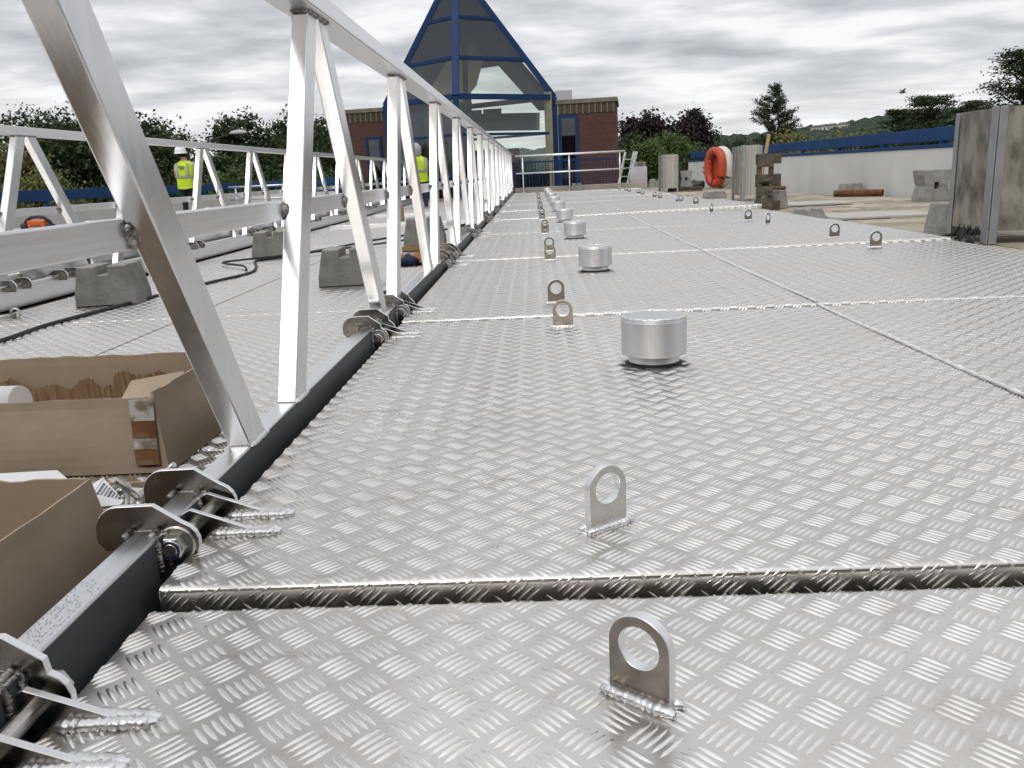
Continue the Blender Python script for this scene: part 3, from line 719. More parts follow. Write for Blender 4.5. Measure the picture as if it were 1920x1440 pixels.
# ------------------------------------------------------------------ far end: kerb, silver handrail, blue rail
struct(obj('end_kerb', box(-.56, 3.2, 24.6, 24.8, -.16, .145, .01), 'kerb'))
def handrail(label, x0, x1, y, zb, zt, zm, posts):
    h = empty('handrail', label, 'handrail', ((x0 + x1) / 2, y, zb)); ox, oy, oz = h.location
    def tb(a, b_, r): return tube([Vector(a) - Vector((ox, oy, oz)), Vector(b_) - Vector((ox, oy, oz))], r, 12)
    obj('top_rail', tb((x0, y, zt), (x1, y, zt), .030), 'silver', h); obj('mid_rail', tb((x0, y, zm), (x1, y, zm), .022), 'silver', h)
    for px in posts:
        p = obj('post', tb((px, y, zb), (px, y, zt - .02), .022), 'silver', h); obj('base_plate', box(px - ox - .06, px - ox + .06, -.05, .05, 0, .012), 'silver', p)
handrail('silver tubular handrail across the far end of the right-hand deck', -.5, 2.63, 24.5, .02, 1.03, .55, (-.30, 1.03, 2.47))
handrail('silver tubular handrail at the far left in front of the blue rail', -9.0, -6.5, 24.9, -.42, .56, .2, (-8.8, -7.4, -6.6))
def baluster(label, x0, x1, y, zb, zt):
    h = empty('blue_balustrade', label, 'railing', ((x0 + x1) / 2, y, zb)); cx_ = (x0 + x1) / 2; wd = x1 - x0
    obj('top_rail', box(-wd / 2, wd / 2, -.03, .03, zt - zb - .05, zt - zb), 'bluedark', h); obj('bottom_rail', box(-wd / 2, wd / 2, -.02, .02, .08, .12), 'bluedark', h)
    me = None
    n = int(wd / .11)
    bar = box(-.012, .012, -.012, .012, .10, zt - zb - .03); 
    bme_ = bpy.data.meshes.new('b'); bar.to_mesh(bme_); bar.free(); bme_.materials.append(M['bluedark'])
    for i in range(n + 1): obj('bar', bme_, None, h, (-wd / 2 + wd * i / n, 0, 0))
baluster('blue steel balustrade behind the silver handrail in front of the brick wall', -.7, 2.75, 28.6, -.16, .92)
baluster('blue steel balustrade seen through the near truss before the glass pavilion', -7.2, -3.4, 29.0, -.42, .62)

# ------------------------------------------------------------------ glass pavilion with pyramid roof
pv = empty('glass_pavilion', 'glass pavilion with blue frame and tall pyramid roof', 'building', (-2.5, 32.3, -.5))
def PW(p): return Vector(p) - Vector((-2.5, 32.3, -.5))
CN = {'n': Vector((-2.56, 30.0, 0)), 'l': Vector((-5.42, 32.4, 0)), 'r': Vector((.88, 32.4, 0)), 'b': Vector((-2.45, 34.8, 0))}
EZ, AP, FZ = 3.22, Vector((-2.5, 32.35, 7.85)), -.48
def lv(c, z): return Vector((CN[c].x, CN[c].y, z))
def pane(a, b_, c, d, mat, nm='glass_pane', parent=None):
    a, b_, c, d = map(PW, (a, b_, c, d)); n = (b_ - a).cross(d - a).normalized() * .012
    vs = [a, b_, c, d, a + n, b_ + n, c + n, d + n]
    return obj(nm, hexa(vs), mat, parent or pv)
order = ['n', 'r', 'b', 'l']
for i in range(4):
    a, b_ = order[i], order[(i + 1) % 4]; front = 'n' in (a, b_)
    tiers = [0, .29, .60, 1.0]
    for t0, t1 in zip(tiers, tiers[1:]):
        A0, B0 = lv(a, EZ).lerp(AP, t0), lv(b_, EZ).lerp(AP, t0); A1, B1 = lv(a, EZ).lerp(AP, min(t1, .985)), lv(b_, EZ).lerp(AP, min(t1, .985))
        back = not front
        pane(A0, B0, B1, A1, ('glass' if (t0 < .2 and 'r' in (a, b_)) else 'slate') if back else ('glass' if t0 < .1 else 'glassdark'))
        obj('glazing_bar', beam(PW(A0), PW(B0), .11 if t0 else .17, .12 if t0 else .18), 'bluedark' if front else 'interior', pv)
    # walls
    for (z0, z1) in ((FZ, .55), (.55, 1.95), (1.95, EZ)):
        pane(lv(a, z0), lv(b_, z0), lv(b_, z1), lv(a, z1), 'slate' if (a, b_) == ('b', 'l') else ('glass' if z1 > .6 else 'glassdark'))
        if z0 > FZ: obj('transom', beam(PW(lv(a, z0)), PW(lv(b_, z0)), .07, .09), 'bluedark', pv)
    obj('hip_beam', beam(PW(lv(a, EZ)), PW(AP), .24 if a == 'n' else .20, .2), 'bluedark' if a != 'b' else 'interior', pv)
    obj('corner_post', beam(PW(lv(a, FZ)), PW(lv(a, EZ)), .19 if a != 'b' else .16, .19, up=(0, 1, 0)), 'bluedark' if a != 'b' else 'interior', pv)
# inside: beige lining on the left, dark bulkhead, hung boards
def inner(pts, mat, nm):
    b = bmesh.new(); v = [b.verts.new(PW(p)) for p in pts]; f = b.faces.new(v); r_ = bmesh.ops.extrude_face_region(b, geom=[f]); nn = Vector((0, .12, 0))
    for q in r_['geom']:
        if isinstance(q, bmesh.types.BMVert): q.co += nn
    bmesh.ops.recalc_face_normals(b, faces=list(b.faces)); return obj(nm, b, mat, pv)
def seen(Y, *q): return [at(a, b_, Y) for a, b_ in q]
inner(seen(33.0, (792, 192), (868, 192), (866, 84), (850, 92)), 'beige', 'beige_lining')
inner(seen(33.0, (878, 178), (893, 160), (906, 112), (892, 78), (876, 84)), 'beige', 'beige_lining')
inner(seen(33.3, (796, 330), (872, 330), (872, 193), (796, 193)), 'interior', 'dark_bulkhead')
inner(seen(32.9, (872, 246), (1012, 244), (1012, 211), (872, 214)), 'interior', 'dark_bulkhead')
inner(seen(32.8, (878, 224), (903, 223), (903, 206), (878, 207)), 'interior', 'hung_board')
inner(seen(32.8, (906, 224), (940, 222), (940, 203), (906, 205)), 'interior', 'hung_board')
inner(seen(32.7, (930, 118), (1010, 207), (1036, 206), (1026, 172), (968, 104)), 'slate', 'dark_lining')
inner([(-2.4, 34.0, -.45), (-.5, 33.4, -.45), (-.5, 33.4, 1.5), (-2.4, 34.0, 1.5)], 'brick', 'inner_brick_pier')
obj('inner_column', box(3.0, 3.28, -.1, .12, 0, 3.9), 'beige', pv)
obj('floor_slab', box(-3.0, 3.0, -1.0, 1.4, 0, .02), 'interior', pv)

# brick wings
def brick_wing(label, P, Q, zt, door):
    P, Q = Vector(P), Vector(Q); d = (Q - P).normalized(); ang = math.atan2(d.y, d.x); ln = (Q - P).length
    b = empty('brick_wing', label, 'building', (P.x, P.y, -.5), ang); h = zt + .5
    obj('wall', box(0, ln, 0, 3.2, 0, h - .52), 'brick', b)
    obj('backing', box(.01, ln - .01, .02, 3.19, h - .52, h - .16), 'brickdark', b)
    sb = box(.006, .069, -.02, .05, h - .515, h - .165, .006, 1); me = bpy.data.meshes.new('brick'); sb.to_mesh(me); sb.free(); me.materials.append(M['brickdark'])
    me2 = me.copy(); me2.materials[0] = M['coping']
    for i in range(int(ln / .075)): obj('brick', me if (i * 5) % 3 else me2, None, b, (i * .075, 0, random.uniform(-.006, .006)))
    obj('coping', box(-.05, ln + .05, -.06, 3.25, h - .16, h, .015), 'coping', b)
    x0, x1, dt_ = door
    fr = obj('door_frame', merge(box(x0, x0 + .11, -.06, .04, .0, dt_), box(x1 - .11, x1, -.06, .04, 0, dt_), box(x0 + .111, x1 - .111, -.06, .04, dt_ - .12, dt_)), 'bluedark', b)
    obj('glass_pane', box(x0 + .11, x1 - .11, -.03, -.015, 0, dt_ - .12), 'glassdark', fr)
brick_wing('red brick wing with blue door frame on the right of the pavilion', (.98, 32.2, 0), (3.12, 31.95, 0), 3.09, (.02, .74, 3.05))
brick_wing('red brick wing seen through the truss on the left of the pavilion', (-8.0, 35.0, 0), (-5.9, 34.6, 0), 3.35, (1.3, 1.98, 2.75))
gb = empty('grey_rooftop_block', 'pale grey rooftop block peeping over the brick wing', 'building', at(1058, 190, 60))
obj('wall', box(-.6, .55, 0, 3, -5.5, .72), 'greybuilding', gb)
for k in (-.25, .1): obj('window', box(k - .14, k + .14, -.03, .1, -.25, .1), 'windowdark', gb)

# ------------------------------------------------------------------ ballast blocks
def block_bm(w0=.40, w1=.31, h=.26, d=.30):
    s = .035
    pts = [(-w0 / 2, 0), (w0 / 2, 0), (w0 / 2 - .004, h * .28), (w1 / 2, h), (s, h), (s, h - .055), (-s, h - .055), (-s, h), (-w1 / 2, h), (-w0 / 2 + .004, h * .28)]
    b = prism(pts, 'y', -d / 2, d / 2, .006)
    return b
blk_me = bpy.data.meshes.new('ballast_block'); _b = block_bm(); _b.to_mesh(blk_me); _b.free(); blk_me.materials.append(M['concrete'])
def block(x, y, z, rz, label, flip=False, sc=1.):
    o = obj('ballast_block', blk_me, None, None, (x, y, z)); sc = sc if isinstance(sc, tuple) else (sc,) * 3; o.location.z += .261 * sc[2] if flip else 0
    o.rotation_euler = (math.pi if flip else 0, 0, rz); o.scale = sc
    return tag(o, label, 'concrete block', 'notched concrete ballast blocks')
ZW, ZR = -.126, -.098
block(-2.86, 5.50, ZW, .12, 'notched concrete block on the walkway beside the second truss, nearest of the left pair')
block(-1.36, 5.98, ZW, .06, 'notched concrete block on the walkway seen just right of the first post')
block(-2.70, 8.55, ZW, .1, 'notched concrete block half hidden behind the first bright post of the near truss')
tm = obj('timber_batten', box(-1.36, -.92, 8.42, 8.52, ZW + .003, ZW + .05, .004), 'timber'); tag(tm, 'flat timber batten under the block behind the third post', 'timber batten')
block(-1.14, 8.62, ZW + .05, .05, 'notched concrete block sitting on a timber batten behind the third post', sc=1.05)
block(5.72, 15.55, ZR, .2, 'single concrete block behind the long rusty pipe by the white wall', sc=(.95, .9, .8))
block(5.80, 12.6, ZR, .1, 'lower block of the pair stacked by the big stained panel', sc=(1.05, 1, .84))
block(5.80, 12.6, ZR + .221, .1, 'upside-down upper block of the pair stacked by the big stained panel', True, (1.05, 1, .84))
block(3.22, 10.05, ZR, -.25, 'low concrete block behind the right edge of the deck, beside the pale slab', sc=(.95, .85, .46))
block(3.62, 17.2, ZR, .1, 'concrete block just left of the middle panel unit', sc=(1.1, 1, .5))
block(3.45, 12.5, ZR, .3, 'concrete block at the foot of the upright pallet')
block(3.62, 7.35, ZR, .2, 'concrete block behind the legs of the big stained panel')
block(4.0, 22.65, ZR + .102, .05, 'lower block of the pair on the low pallet beside the panel unit', sc=.8)
block(4.0, 22.65, ZR + .312, .05, 'upper block of the pair on the low pallet beside the panel unit', True, .8)
block(4.0, 28.0, ZR - .05, 0, 'left one of two small far blocks by the white wall', sc=1.2)
block(4.35, 27.6, ZR - .05, .2, 'right one of two small far blocks by the white wall', sc=1.25)
block(1.22, 24.42, -.004, 0, 'concrete block against the far kerb below the silver handrail', sc=.8)

# ------------------------------------------------------------------ upright panel units
def panel_unit(label, x0, x1, y0, y1, zt, clean=False, cables=False):
    u = empty('panel_unit', label, 'panel unit', ((x0 + x1) / 2, (y0 + y1) / 2, ZR), 0, 'upright mineral panel units'); ox, oy, oz = u.location
    def B(a, b_, c, d, e_, f, bv=.004): return box(a - ox, b_ - ox, c - oy, d - oy, e_ - oz, f - oz, bv, 1)
    z0 = .0
    obj('side_board', B(x0, x0 + .045, y0 + .06, y1 - .05, z0, zt), 'conc_stain', u)
    n = 6; wd = (x1 - x0 - .10)
    pts = [(x0 + .06 + wd * i / (2 * n) - ox, y0 - oy + .018 * math.sin(i * 1.3)) for i in range(2 * n + 1)]
    pts2 = pts + [(p[0], p[1] + .07) for p in reversed(pts)]
    obj('front_board', prism(pts2, 'z', z0 - oz, zt + .01 - oz), 'conc_clean' if clean else 'conc_stain', u)
    obj('back_board', B(x0 + .05, x1, y1 - .05, y1, z0, zt), 'conc_stain', u)
    obj('top_board', B(x0 + .046, x1 - .05, y0 + .09, y1 - .06, zt - .06, zt - .02), 'conc_stain', u)
    cw = .075
    obj('corner_channel', merge(B(x0 - .012, x0 - .002, y0 - .02, y0 + cw, ZR, zt + .012), B(x0 - .001, x0 + .058, y0 - .03, y0 - .02, ZR, zt + .012)), 'channel', u)
    obj('corner_channel', merge(B(x0 - .012, x0 - .002, y1 - .05, y1 + .01, ZR, zt), B(x0 - .0015, x0 + .04, y1 + .0105, y1 + .02, ZR, zt)), 'channel', u)
    obj('corner_channel', B(x1 - .04, x1, y0 - .025, y0 + .05, ZR, zt), 'channel', u)
    if cables:
        for k in range(6):
            yy_ = y0 + .12 + .06 * k; q = random.Random(k)
            P = [(x0 + .02, yy_, .05), (x0 - .01, yy_ + q.uniform(-.03, .03), -.01), (x0 - .02, yy_ + q.uniform(-.06, .06), -.05), (x0 - .06 - q.uniform(0, .05), yy_ + q.uniform(-.16, .16), ZR + .014)]
            obj('cable', tube([Vector(p) - u.location for p in P], .011, 8), 'rubber', u)
    return u
panel_unit('big stained concrete-faced panel unit at the right edge, cables hanging below', 3.40, 4.35, 6.42, 7.02, .885, False, True)
panel_unit('middle panel unit with a clean pale front beside the upright pallet', 3.70, 4.05, 15.3, 16.0, .855, True)
panel_unit('pale panel unit standing left of the orange dinghy', 3.34, 3.74, 22.2, 22.85, .84, True)
panel_unit('farthest stained panel unit beside the leaning ladder', 3.12, 3.42, 26.2, 26.6, .72, False)
lp = empty('low_pallet', 'low wooden pallet under the pair of blocks beside the panel unit', 'pallet', (4.0, 22.7, ZR))
for k in range(3): obj('bearer', box(-.4, .4, -.35 + .3 * k, -.25 + .3 * k, 0, .075), 'wood', lp)
for k in range(5): obj('board', box(-.4 + .165 * k, -.27 + .165 * k, -.38, .4, .0755, .1), 'wood', lp)
# upright pallet
up = empty('upright_pallet', 'weathered wooden pallet standing on end beside the deck', 'pallet', (3.24, 12.05, ZR), R(-8))
for k, z in enumerate((.02, .21, .40, .60)):
    obj('board', box(-.10, .11, -.02, .0, z + (.0 if k else 0), z + (.15, .12, .10, .17)[k]), 'wood', up)
for x in (-.105, .055): obj('bearer', box(x, x + .06, .001, .10, 0, .78), 'wood', up)
for z, hh_ in ((.0, .13), (.33, .17), (.64, .14)): obj('board', box(-.12, .23, .101, .122, z, z + hh_), 'wood', up)
# leaning timber, rusty pipes
tag(obj('leaning_timber', beam((4.02, 15.2, .3), (4.22, 15.5, 1.03), .05, .05, .003), 'timber'), 'pale timber length leaning behind the middle panel unit', 'timber')
def pipe(p, q, r, label):
    p, q = Vector(p), Vector(q); b = merge(tube([p, q], r, 20, False), tube([q, p], r * .86, 20, False))
    d = (q - p).normalized()
    return tag(obj('rusty_pipe', b, 'rust'), label, 'pipe', 'rusty pipes on the roof paving')
pipe((5.28, 15.1, ZR + .062), (5.92, 14.6, ZR + .062), .058, 'long rusty pipe lying in front of the single concrete block')
pipe((5.55, 19.9, ZR + .05), (6.05, 19.4, ZR + .05), .05, 'short rusty pipe by the wall right of the upright pallet')
# ladder and grey sheet by the handrail
ld = empty('ladder', 'aluminium step ladder leaning by the right end of the silver handrail', 'ladder', (2.5, 25.6, -.1))
for dx_ in (0, .26): obj('stile', beam((dx_, 0, 0), (dx_ + .28, .25, 1.12), .03, .07), 'silver', ld)
obj('stile', beam((.42, -.05, .45), (.60, .1, 1.12), .03, .07), 'silver', ld)
for k in range(4): t = .15 + k * .22; obj('rung', beam((.28 * t, .25 * t, 1.12 * t), (.26 + .28 * t, .25 * t, 1.12 * t), .05, .02), 'silver', ld)
tag(obj('grey_sheet', box(2.85, 3.35, 25.3, 25.33, -.1, .58, .003), 'silver'), 'flat grey metal sheet standing beside the ladder', 'metal sheet')

# ------------------------------------------------------------------ inflatable dinghy against the wall
dg = empty('inflatable_dinghy', 'orange and white inflatable dinghy standing on end against the white wall', 'dinghy', (5.02, 23.4, ZR + .03), R(-64))
def stadium(a, b_, n=40, y=0.):
    P = []
    for k in range(n):
        t = 2 * math.pi * k / n; c, s_ = math.cos(t), math.sin(t)
        P.append((a * math.copysign(abs(c) ** .8, c), y, b_ + .0 + (b_) * math.copysign(abs(s_) ** .85, s_) * .82))
    return P
obj('front_tube', tube([(x, -.10, z + .01) for x, _, z in stadium(.30, .52)], .115, 14, closed=True), 'orange', dg)
obj('rear_tube', tube([(x, .10, z + .01) for x, _, z in stadium(.30, .52)], .128, 14, closed=True), 'offwhite', dg)
obj('floor', prism([(x * .95, z) for x, _, z in stadium(.30, .52)], 'y', -.02, .02), 'orange', dg)
obj('grab_line', tube([(.30 * math.sin(t * 3.1) * .25, -.215, .10 + .9 * t) for t in np.linspace(0, 1, 14)], .012, 6), 'blackplastic', dg)
obj('handle', tube([(-.36, -.14, .62), (-.44, -.16, .56), (-.45, -.16, .42), (-.37, -.14, .34)], .012, 6), 'blackplastic', dg)
bt = bmesh.new(); bmesh.ops.create_icosphere(bt, subdivisions=2, radius=.2)
for v in bt.verts: v.co.z *= .7; v.co += Vector((random.uniform(-1, 1), random.uniform(-1, 1), random.uniform(-1, 1))) * .04; v.co.z = max(v.co.z + .12, 0)
tag(obj('crumpled_sheeting', bt, 'blackplastic', None, (4.50, 23.6, ZR)), 'small heap of crumpled black sheeting left of the orange dinghy', 'sheeting')

# ------------------------------------------------------------------ cartons, paper and bolts beside the truss
def carton(name, label, x0, x1, y0, y1, z0, z1, bulge, rim=(0, 0, 0, 0), inset=0.):
    c = empty(name, label, 'cardboard box', ((x0 + x1) / 2, (y0 + y1) / 2, z0)); o = c.location
    def v(x, y, z): return Vector((x, y, z)) - o
    i = inset
    obj('front_wall', grid_panel(v(x0, y0, z0), v(x1, y0, z0), v(x1 - i, y0 + i, z1 + rim[0]), v(x0, y0 + i, z1 + rim[0]), 14, 8, bulge, 1, top_jag=.002, thick=.006), 'card', c)
    obj('side_wall', grid_panel(v(x1, y0 + .004, z0), v(x1, y1, z0), v(x1 - i, y1, z1 + rim[1]), v(x1 - i, y0 + .004 + i, z1 + rim[1]), 14, 8, bulge, 2, top_jag=.002, thick=.006), 'card', c)
    obj('back_wall', grid_panel(v(x1 - .005, y1, z0), v(x0, y1, z0), v(x0, y1, z1 + rim[2]), v(x1 - .005 - i, y1, z1 + rim[2]), 20, 8, bulge * .5, 3, top_jag=.003, thick=.006), 'card', c)
    obj('side_wall', grid_panel(v(x0, y1, z0), v(x0, y0, z0), v(x0, y0, z1 + rim[3]), v(x0, y1, z1 + rim[3]), 10, 6, bulge, 4, thick=.006), 'card', c)
    obj('base', box(x0 + .01 - o.x, x1 - .02 - o.x, y0 + .01 - o.y, y1 - .01 - o.y, .003, .012), 'card_in', c)
    return c, v
c1, v1 = carton('cardboard_box', 'large open cardboard box with torn lining and taped corner behind the near truss', -1.95, -.99, 2.04, 2.52, -.124, .075, .012, (0, .012, .028, 0), .03)
# torn corrugated lining on the inside of the back wall
V, F = [], []; n = 150; rg = random.Random(2); y_in = 2.506
for i in range(n + 1):
    x = -1.93 + .86 * i / n
    hz_ = .028 + .018 * math.sin(i * .07) + .010 * math.sin(i * .31) + rg.uniform(-.006, .006) * (1.5 if i % 3 else .3)
    if .60 < i / n < .68: hz_ -= .02
    V += [v1(x, y_in - .004 + .002 * math.sin(i * 2.1), -.10), v1(x, y_in - .004 + .002 * math.sin(i * 2.1), hz_)]
for i in range(n): F.append((2 * i, 2 * i + 2, 2 * i + 3, 2 * i + 1))
obj('torn_lining', pydata(V, F), 'card_torn', c1)
obj('inner_flap', grid_panel(v1(-1.62, 2.09, .04), v1(-1.12, 2.13, .045), v1(-1.16, 2.34, .012), v1(-1.55, 2.30, .0), 6, 4, .01, 9), 'card', c1)
obj('inner_flap', grid_panel(v1(-1.22, 2.25, .0), v1(-1.08, 2.30, .0), v1(-1.10, 2.46, .055), v1(-1.24, 2.40, .045), 6, 4, .01, 12), 'card', c1)
# taped corner on the front wall
def strip(z0, z1, mat, k, x0=-1.075, x1=-1.012):
    def X(x, z): return v1(x - (z + .124) * .15 * .0, 2.04 - .0095 + (z + .124) / .199 * .03, z)
    obj('tape_strip', grid_panel(X(x0 - .03 * (z0 + .12), z0), X(x1 - .03 * (z0 + .12) , z0), X(x1 - .03 * (z1 + .12), z1), X(x0 - .03 * (z1 + .12), z1), 4, 3, .003, k, thick=.003), mat, c1)
for k, (za, zb, mt) in enumerate(((-.10, -.058, 'tape_brown'), (-.058, -.030, 'tape'), (-.030, .016, 'tape_brown'), (.016, .072, 'tape'))): strip(za, zb, mt, k)
tag(obj('white_roll', tube([(-1.86, 2.30, .02), (-1.50, 2.26, .025)], .05, 20), 'paper'), 'pale wrapped roll lying inside the large cardboard box', 'roll')
c2, v2 = carton('cardboard_box', 'open cardboard box in the left foreground beside the bottom rail', -1.30, -.775, .62, 1.385, -.124, .10, .006, (0, 0, .004, 0), .045)
obj('white_rim_flap', grid_panel(v2(-1.28, 1.392, .094), v2(-.86, 1.392, .094), v2(-.90, 1.42, .108), v2(-1.28, 1.425, .098), 6, 2, .0, 5, thick=.003), 'paper', c2)
obj('inner_flap', grid_panel(v2(-1.22, .95, -.09), v2(-1.22, 1.33, -.09), v2(-1.05, 1.30, .0), v2(-1.06, .98, .0), 5, 4, .01, 6), 'card_in', c2)
obj('low_flap', grid_panel(v2(-.758, .70, -.05), v2(-.758, .985, -.05), v2(-.80, 1.0, .035), v2(-.80, .68, .03), 5, 4, .012, 7, thick=.004), 'card_pink', c2)
c3, v3 = carton('bolt_tray', 'small open carton of loose bolts between the two cardboard boxes', -1.06, -.765, 1.44, 1.83, -.124, -.07, .003)
rg = random.Random(5)
for k in range(11):
    x, y = rg.uniform(-.93, -.80), rg.uniform(1.53, 1.74); z = -.075 + .07 * rg.random(); a, el = rg.uniform(0, 6.28), rg.uniform(.1, .9)
    d = Vector((math.cos(a) * math.cos(el), math.sin(a) * math.cos(el), math.sin(el))); b0 = Vector((x, y, z))
    bo = empty('loose_bolt', 'loose zinc bolt in the heap inside the small carton', 'bolt', b0, 0, 'loose bolts in the small carton')
    obj('shank', tube([Vector((0, 0, 0)), d * .07], .0065, 12), 'steel', bo); obj('head', tube([d * -.009, d * -.0002], .0115, 6), 'steel', bo)
heap = bmesh.new(); bmesh.ops.create_grid(heap, x_segments=8, y_segments=10, size=.5)
for v in heap.verts: v.co = Vector((-.91 + v.co.x * .26, 1.635 + v.co.y * .34, -.085 + random.uniform(-.012, .012)))
stuff(tag(obj('bolt_heap', heap, 'steel'), 'heap of bolts filling the bottom of the small carton', 'bolts'))
pp = empty('folded_paper', 'folded printed delivery note tucked into the small carton', 'paper', (-.90, 1.55, -.03))
def Q(px, py, Y): return at(px, py, Y) - Vector((-.90, 1.55, -.03))
P0 = [Q(171, 932, 1.50), Q(181, 950, 1.49), Q(232, 938, 1.52), Q(195, 897, 1.57)]
obj('sheet', grid_panel(P0[0] , P0[2], P0[3], P0[3].lerp(P0[0], .5), 4, 4, .0, 1, thick=.0008), 'paper', pp)
obj('sheet', grid_panel(Q(180, 951, 1.488), Q(226, 946, 1.50), P0[2], P0[0], 4, 4, .0, 2, thick=.0008), 'paper', pp)
obj('top_fold', grid_panel(P0[0] + Vector((-.002, .006, .001)), P0[3] + Vector((-.002, .006, .001)), Q(192, 896, 1.585), Q(163, 914, 1.56), 4, 3, .002, 3, thick=.0008), 'paper', pp)
obj('pink_backing', grid_panel(Q(176, 948, 1.50), Q(230, 945, 1.51), Q(222, 990, 1.45), Q(186, 990, 1.44), 4, 3, .0, 4, thick=.001), 'card_pink', pp)
nrm = ((P0[2] - P0[0]).cross(P0[3] - P0[0])).normalized()
if nrm.y > 0: nrm = -nrm
for k in range(7):                                   # rows of print, too small to read in the photograph
    t = .12 + k * .12; a = P0[0].lerp(P0[2], t); b_ = P0[3].lerp(P0[2], t); rr = random.Random(k)
    s0 = .16
    while s0 < .8:
        l_ = rr.uniform(.05, .14); p, q = a.lerp(b_, s0) + nrm * .0012, a.lerp(b_, min(s0 + l_, .86)) + nrm * .0012
        obj('print', beam(p, q, .0022 if k % 3 else .004, .0004, up=nrm), 'ink', pp); s0 += l_ + .04
pk = obj('paper_scrap', grid_panel(at(302, 922, 1.72), at(330, 925, 1.66), at(338, 892, 1.72), at(334, 890, 1.74), 3, 3, .002, 8, thick=.001), 'card_pink'); tag(pk, 'small pinkish paper scrap at the right corner of the bolt carton', 'paper')

# ------------------------------------------------------------------ things lying on the walkway
cab = [(-2.85, 3.2), (-2.78, 4.1), (-2.80, 4.6), (-2.70, 5.32), (-2.62, 5.95), (-2.52, 6.45), (-2.42, 6.95), (-2.55, 7.5), (-2.72, 8.02), (-2.58, 8.28), (-2.25, 9.2), (-1.88, 10.3), (-1.2, 11.6)]
def smooth(P, n=8):
    o = []
    for i in range(len(P) - 1):
        p0, p1, p2, p3 = P[max(i - 1, 0)], P[i], P[i + 1], P[min(i + 2, len(P) - 1)]
        for k in range(n):
            t = k / n; o.append(tuple(.5 * ((2 * b) + (-a + c) * t + (2 * a - 5 * b + 4 * c - d) * t * t + (-a + 3 * b - 3 * c + d) * t ** 3) for a, b, c, d in zip(p0, p1, p2, p3)))
    return o + [P[-1]]
tag(obj('welding_cable', tube([(x, y, ZW + .011) for x, y in smooth(cab)], .011, 8), 'rubber'), 'black welding cable snaking over the walkway in front of the blocks', 'cable')
c2_ = smooth([(-2.45, 6.95), (-2.62, 7.35), (-2.95, 7.75), (-2.80, 8.0), (-2.45, 8.3), (-1.9, 8.95), (-1.3, 9.9)])
tag(obj('welding_cable', tube([(x, y, ZW + .033) for x, y in c2_], .010, 8), 'rubber'), 'second black cable looping across the first one on the walkway', 'cable')
tag(obj('aluminium_length', box(-3.2, -.80, 13.0, 13.07, ZW, ZW + .05, .003), 'rail_y'), 'aluminium length lying across the walkway behind the blocks', 'metal bar')
tag(obj('aluminium_length', box(-3.1, -1.9, 16.2, 16.27, ZW, ZW + .05, .003), 'rail_y'), 'far aluminium length lying across the walkway near its end', 'metal bar')
for k in range(2):
    P = smooth([(-1.25 + .1 * k, 12.0 - .3 * k), (-1.0, 12.1), (-.85, 11.8 + .2 * k), (-.95, 11.5), (-1.2, 11.6), (-1.1, 11.9)])
    tag(obj('coiled_cable', tube([(x, y, ZW + .012 + .02 * k) for x, y in P], .014, 8), 'rubber'), ['lower loop', 'upper loop'][k] + ' of coiled black cable on the walkway near the fourth post', 'cable')
tag(obj('timber_offcut', box(-2.42, -2.28, 14.6, 14.68, ZW, ZW + .24, .004), 'timber'), 'small brown timber offcut standing on the far walkway', 'timber')
gl_ = empty('leather_gloves', 'tan leather gloves dropped on the walkway beside the second post', 'gloves', (-1.08, 7.05, ZW))
for k, (dx_, dy_, sx_) in enumerate(((-.07, 0, .10), (.06, .03, .09), (.0, -.02, .07))):
    b = bmesh.new(); bmesh.ops.create_icosphere(b, subdivisions=3, radius=1); rr = random.Random(k)
    for v in b.verts:
        nn = 1 + .25 * math.sin(v.co.x * 5 + k) * math.cos(v.co.y * 4) + rr.uniform(-.05, .05)
        v.co = Vector((v.co.x * sx_ * nn + dx_, v.co.y * .05 * nn + dy_, max(0, .045 + v.co.z * .05 * nn)))
    for f in b.faces: f.smooth = True
    obj('glove', b, 'leather' if k < 2 else 'navy', gl_)
for k in range(4): obj('finger', tube([(.09 + .0 * k, -.03 + .02 * k, .03), (.15, -.05 + .03 * k, .035), (.19, -.06 + .035 * k, .015)], [.014, .013, .009], 8), 'leather', gl_)
# drill and pin by the second truss
dr = empty('clevis_pin', 'grey clevis pin lying beside the block next to the second truss', 'pin', (-3.32, 4.85, ZW))
obj('shaft', tube([(0, 0, .02), (.10, .12, .02)], .014, 10), 'steel', dr); obj('eye', tube([(.10 + .03 * math.cos(a), .12, .03 + .03 * math.sin(a)) for a in np.linspace(0, 6.28, 14, endpoint=False)], .008, 6, closed=True), 'steel', dr)
dr2 = empty('clevis_pin', 'grey clevis pin at the left picture edge beside the second truss', 'pin', (-3.28, 4.35, ZW))
obj('shaft', tube([(0, 0, .03), (.09, .14, .03)], .02, 10), 'steel', dr2); obj('head', tube([(.085, .135, .03), (.10, .16, .03)], .034, 12), 'steel', dr2)

